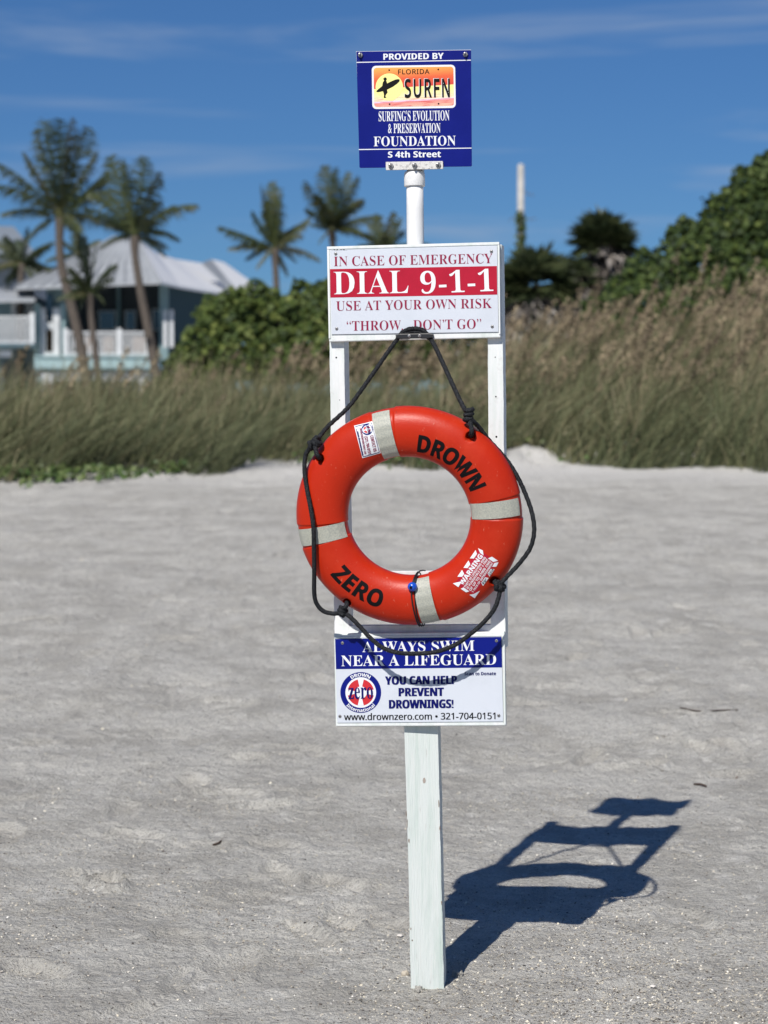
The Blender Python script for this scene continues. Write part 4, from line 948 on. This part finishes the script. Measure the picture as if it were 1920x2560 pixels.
# bungee cord with a blue bead holding the bottom of the ring
cord = link('bungee_cord', None); cord.matrix_world = SM @ RM
tag(cord, 'thin black elastic cord with a blue bead looped round the bottom of the life ring', 'cord')
def cp_(x, y, off=.0030): return ring_px(*fr(x, y), off)
bead_c = cp_(806, 1262, .013)
def cordpath(P):
    V, F_ = tube(spline(P, .006), .0019, 8); return link('cord', mesh_of('cord', V, F_, True), M_cord, cord)
bz = ring_px(*fr(860, 1500), .003).z
under = [Vector((.012, -.020, -.2900)), Vector((.015, .0, -.2940)), Vector((.012, .035, -.280)), Vector((.0, .056, -.24))]
def under_from(x): return [Vector((x + p.x - .012, p.y, p.z)) for p in under]
xl = cp_(850, 1512).x
cordpath([bead_c + Vector((-.002, 0, -.004)), cp_(800, 1312), cp_(806, 1370), cp_(818, 1430), cp_(836, 1490), cp_(852, 1518)] + under_from(xl + .004))
cordpath([bead_c + Vector((.004, 0, -.004)), cp_(822, 1305), cp_(826, 1370), cp_(832, 1430), cp_(848, 1488), cp_(866, 1518)] + under_from(xl + .010))
yb = lambda p, y: Vector((p.x, y, p.z))
top1 = [Lr(*fr(x, y), yy) for x, y, yy in ((822, 1215, -.040), (836, 1185, -.020), (852, 1162, .0), (876, 1156, .03), (888, 1158, .048))]
cordpath([bead_c + Vector((.001, 0, .004))] + top1)
top2 = [Lr(*fr(x, y), yy) for x, y, yy in ((815, 1212, -.042), (826, 1188, -.022), (842, 1166, .0), (858, 1178, .03), (862, 1200, .05))]
cordpath([bead_c + Vector((-.002, 0, .004))] + top2)
bm = bmesh.new(); bmesh.ops.create_uvsphere(bm, u_segments=28, v_segments=18, radius=.0128)
for v in bm.verts: v.co = bead_c + Vector((v.co.x, v.co.y * .95, v.co.z * .97))
bm_obj('bead', bm, M_bead, cord, True)
V, F_ = tube([bead_c + Vector((-.002, -.0115, 0)), bead_c + Vector((-.002, -.0130, 0))], [.0040, .0034], 16); link('bead_hole', mesh_of('bead_hole', V, F_), M_black, cord)
# ------------------------------------------------------------------ shell fragments, grit and odd pieces on the sand
M_shell = mat('shell_fragment', (.6, .5, .4), .6, var=[(.06, .05, .045), (.20, .17, .14), (.46, .42, .35), (.70, .64, .50), (.82, .79, .72)])
M_grit = mat('dark_grit', (.05, .045, .04), .8, var=[(.02, .018, .016), (.07, .06, .05), (.14, .10, .08)])
def flakes(name, n, xr, yr, smin, smax, seed, matl, label, dens, thick=.35):
    g = np.random.default_rng(seed); x = g.uniform(*xr, n); y = g.uniform(*yr, n) if yr[1] < 8 else yr[0] + (yr[1] - yr[0]) * g.random(n) ** 1.4
    k = g.random(n) < dens(x, y); x = x[k]; y = y[k]; n = len(x); z = height(x, y) - Z0
    s = smin + (smax - smin) * g.random(n) ** 2.3; nrm = g.normal(size=(n, 3)) * .45 + np.array([0, 0, 1.]); nrm /= np.linalg.norm(nrm, axis=1, keepdims=True)
    a = np.cross(nrm, g.normal(size=(n, 3))); a /= np.linalg.norm(a, axis=1, keepdims=True); b = np.cross(nrm, a); c = np.stack([x, y, z + s * .12], 1)
    el = g.uniform(.45, 1, n)[:, None]; ring = []
    for q in range(5):
        t = 2 * math.pi * (q / 5) + g.uniform(-.4, .4, n)[:, None]; rr = s[:, None] * g.uniform(.6, 1.1, (n, 1)) * .5; ring.append(c + a * np.cos(t) * rr + b * np.sin(t) * rr * el)
    apex = c + nrm * s[:, None] * thick * .5; V = np.stack(ring + [apex], 1).reshape(-1, 3); base = np.arange(n)[:, None] * 6
    F_ = np.concatenate([base + np.array([q, (q + 1) % 5, 5]) for q in range(5)])
    tag(link(name, np_mesh(name, V, F_, False, np.repeat(np.clip(g.normal(.55, .25, n), 0, 1), 6)), matl), label, kind='stuff')
clus = lambda x, y: .10 + .90 * np.exp(-((x - .75) / .65) ** 2) * np.clip((7.1 - y) / 1.1, 0, 1) + .25 * (vnoise(x * 3, y * 3) > .2)
flakes('shell_hash', 95000, (-1.3, 1.6), (5.6, 8.6), .0028, .0115, 41, M_shell, 'scattered pale shell fragments, thickest right of the post', clus)
flakes('shell_bits', 5500, (-1.5, 1.9), (5.6, 8.4), .004, .014, 44, M_shell, 'larger pale shell flakes lying on the sand', lambda x, y: .06 + .50 * np.exp(-((x - .8) / .5) ** 2) * (y < 6.7))
flakes('dark_grit', 12000, (-1.6, 1.9), (5.6, 9.5), .002, .010, 42, M_grit, 'dark grit and seed bits scattered over the sand', lambda x, y: .35 + 0 * x)
flakes('beach_litter', 3000, (-4, 4), (8.5, 22), .004, .022, 43, M_shell, 'pale shell bits further up the beach', lambda x, y: .5 + 0 * x)
def lump(name, px, py, sx, sy, sz, m, label, cat, seed=0, sub=3, rough=.25, dz=0.0):
    g = ground_at(px, py); bm = bmesh.new(); bmesh.ops.create_icosphere(bm, subdivisions=sub, radius=1); random.seed(seed)
    ph = [random.uniform(0, 6) for _ in range(6)]
    for v in bm.verts:
        d = v.co.normalized(); k = 1 + rough * (math.sin(d.x * 4 + ph[0]) * math.sin(d.y * 5 + ph[1]) + .5 * math.sin(d.z * 9 + ph[2]) * math.sin(d.x * 11 + ph[3])) + rough * .25 * random.uniform(-1, 1)
        v.co = Vector((d.x * k * sx, d.y * k * sy, d.z * k * sz))
    o = bm_obj(name, bm, m, None, True); o.location = (g.x, g.y, g.z + sz * .35 + dz); o.rotation_euler = (0, 0, random.uniform(0, 3)); return tag(o, label, cat)
lump('sand_clump', 1143, 2442, .020, .014, .012, M_sand, 'crumbly grey sand clump just right of the foot of the post', 'sand clump', 1, 4, .35)
lump('sand_clump', 1047, 2478, .014, .010, .010, M_sand, 'small sand clump stuck against the front foot of the post', 'sand clump', 2, 4, .35)
M_tan = mat('tan_stone', (.48, .43, .35), .7, ((.36, .31, .25), 90, .4, .7), (150, .001))
lump('pebble', 1014, 2438, .0115, .009, .010, M_tan, 'tan pebble resting against the left side of the post foot', 'pebble', 3, 3, .2)
M_shl = mat('cream_shell', (.72, .68, .62), .5, ((.55, .45, .38), 120, .5, .7))
def shell(px, py, s, label, rot, seed):
    g = ground_at(px, py); V = []; F_ = []; n, k2 = 14, 6
    for j in range(k2 + 1):
        for i in range(n + 1):
            a = math.pi * (.12 + .76 * i / n); r = s * (j / k2) * (1 + .06 * math.cos(i * math.pi)); V.append((r * math.cos(a), r * math.sin(a) - s * .4, s * .33 * math.sin(math.pi * (j / k2) * .8) * (math.sin(a)) + .002))
    for j in range(k2):
        for i in range(n): q = j * (n + 1) + i; F_.append((q, q + 1, q + n + 2, q + n + 1))
    o = link('shell', mesh_of('shell', V, F_, True), M_shl); md = o.modifiers.new('thickness', 'SOLIDIFY'); md.thickness = .0012
    o.location = (g.x, g.y, g.z + .0015); o.rotation_euler = (.35, 0, rot); tag(o, label, 'shell')
shell(1000, 2343, .011, 'cream broken shell on the sand left of the post', .4, 1)
shell(1254, 2470, .009, 'pale shell half buried to the right of the post foot', 2.2, 2)
shell(580, 2315, .008, 'thin white shell lying alone on the left stretch of sand', 1.1, 3)
shell(908, 2386, .010, 'white shell below and left of the cream broken shell', 2.6, 4)
shell(1632, 2470, .010, 'yellowish shell near the lower right corner of the beach', .2, 5)
M_twig = mat('twig_wood', (.06, .04, .03), .85)
def twig(pix, r, label, h=.006):
    P = [ground_at(*p) for p in pix]
    for i, p in enumerate(P): p.z += r * .6 + (h if 0 < i < len(P) - 1 else 0)
    o_ = P[0].copy(); V, F_ = tube(spline([p - o_ for p in P], .01), r, 6); o = link('twig', mesh_of('twig', V, F_, True), M_twig, None, o_); tag(o, label, 'twig')
twig([(1700, 1774), (1745, 1781), (1800, 1779), (1845, 1776)], .003, 'long thin reddish twig lying on the sand at the right', .004)
twig([(532, 2111), (545, 2108), (553, 2104)], .0035, 'short dark twig on the sand left of the post')
twig([(1735, 1962), (1752, 1966), (1766, 1968)], .004, 'short dark stick beyond the tip of the sign post shadow')
twig([(395, 2134), (408, 2133), (416, 2135)], .002, 'tiny dark twig far left of the post on bare sand')
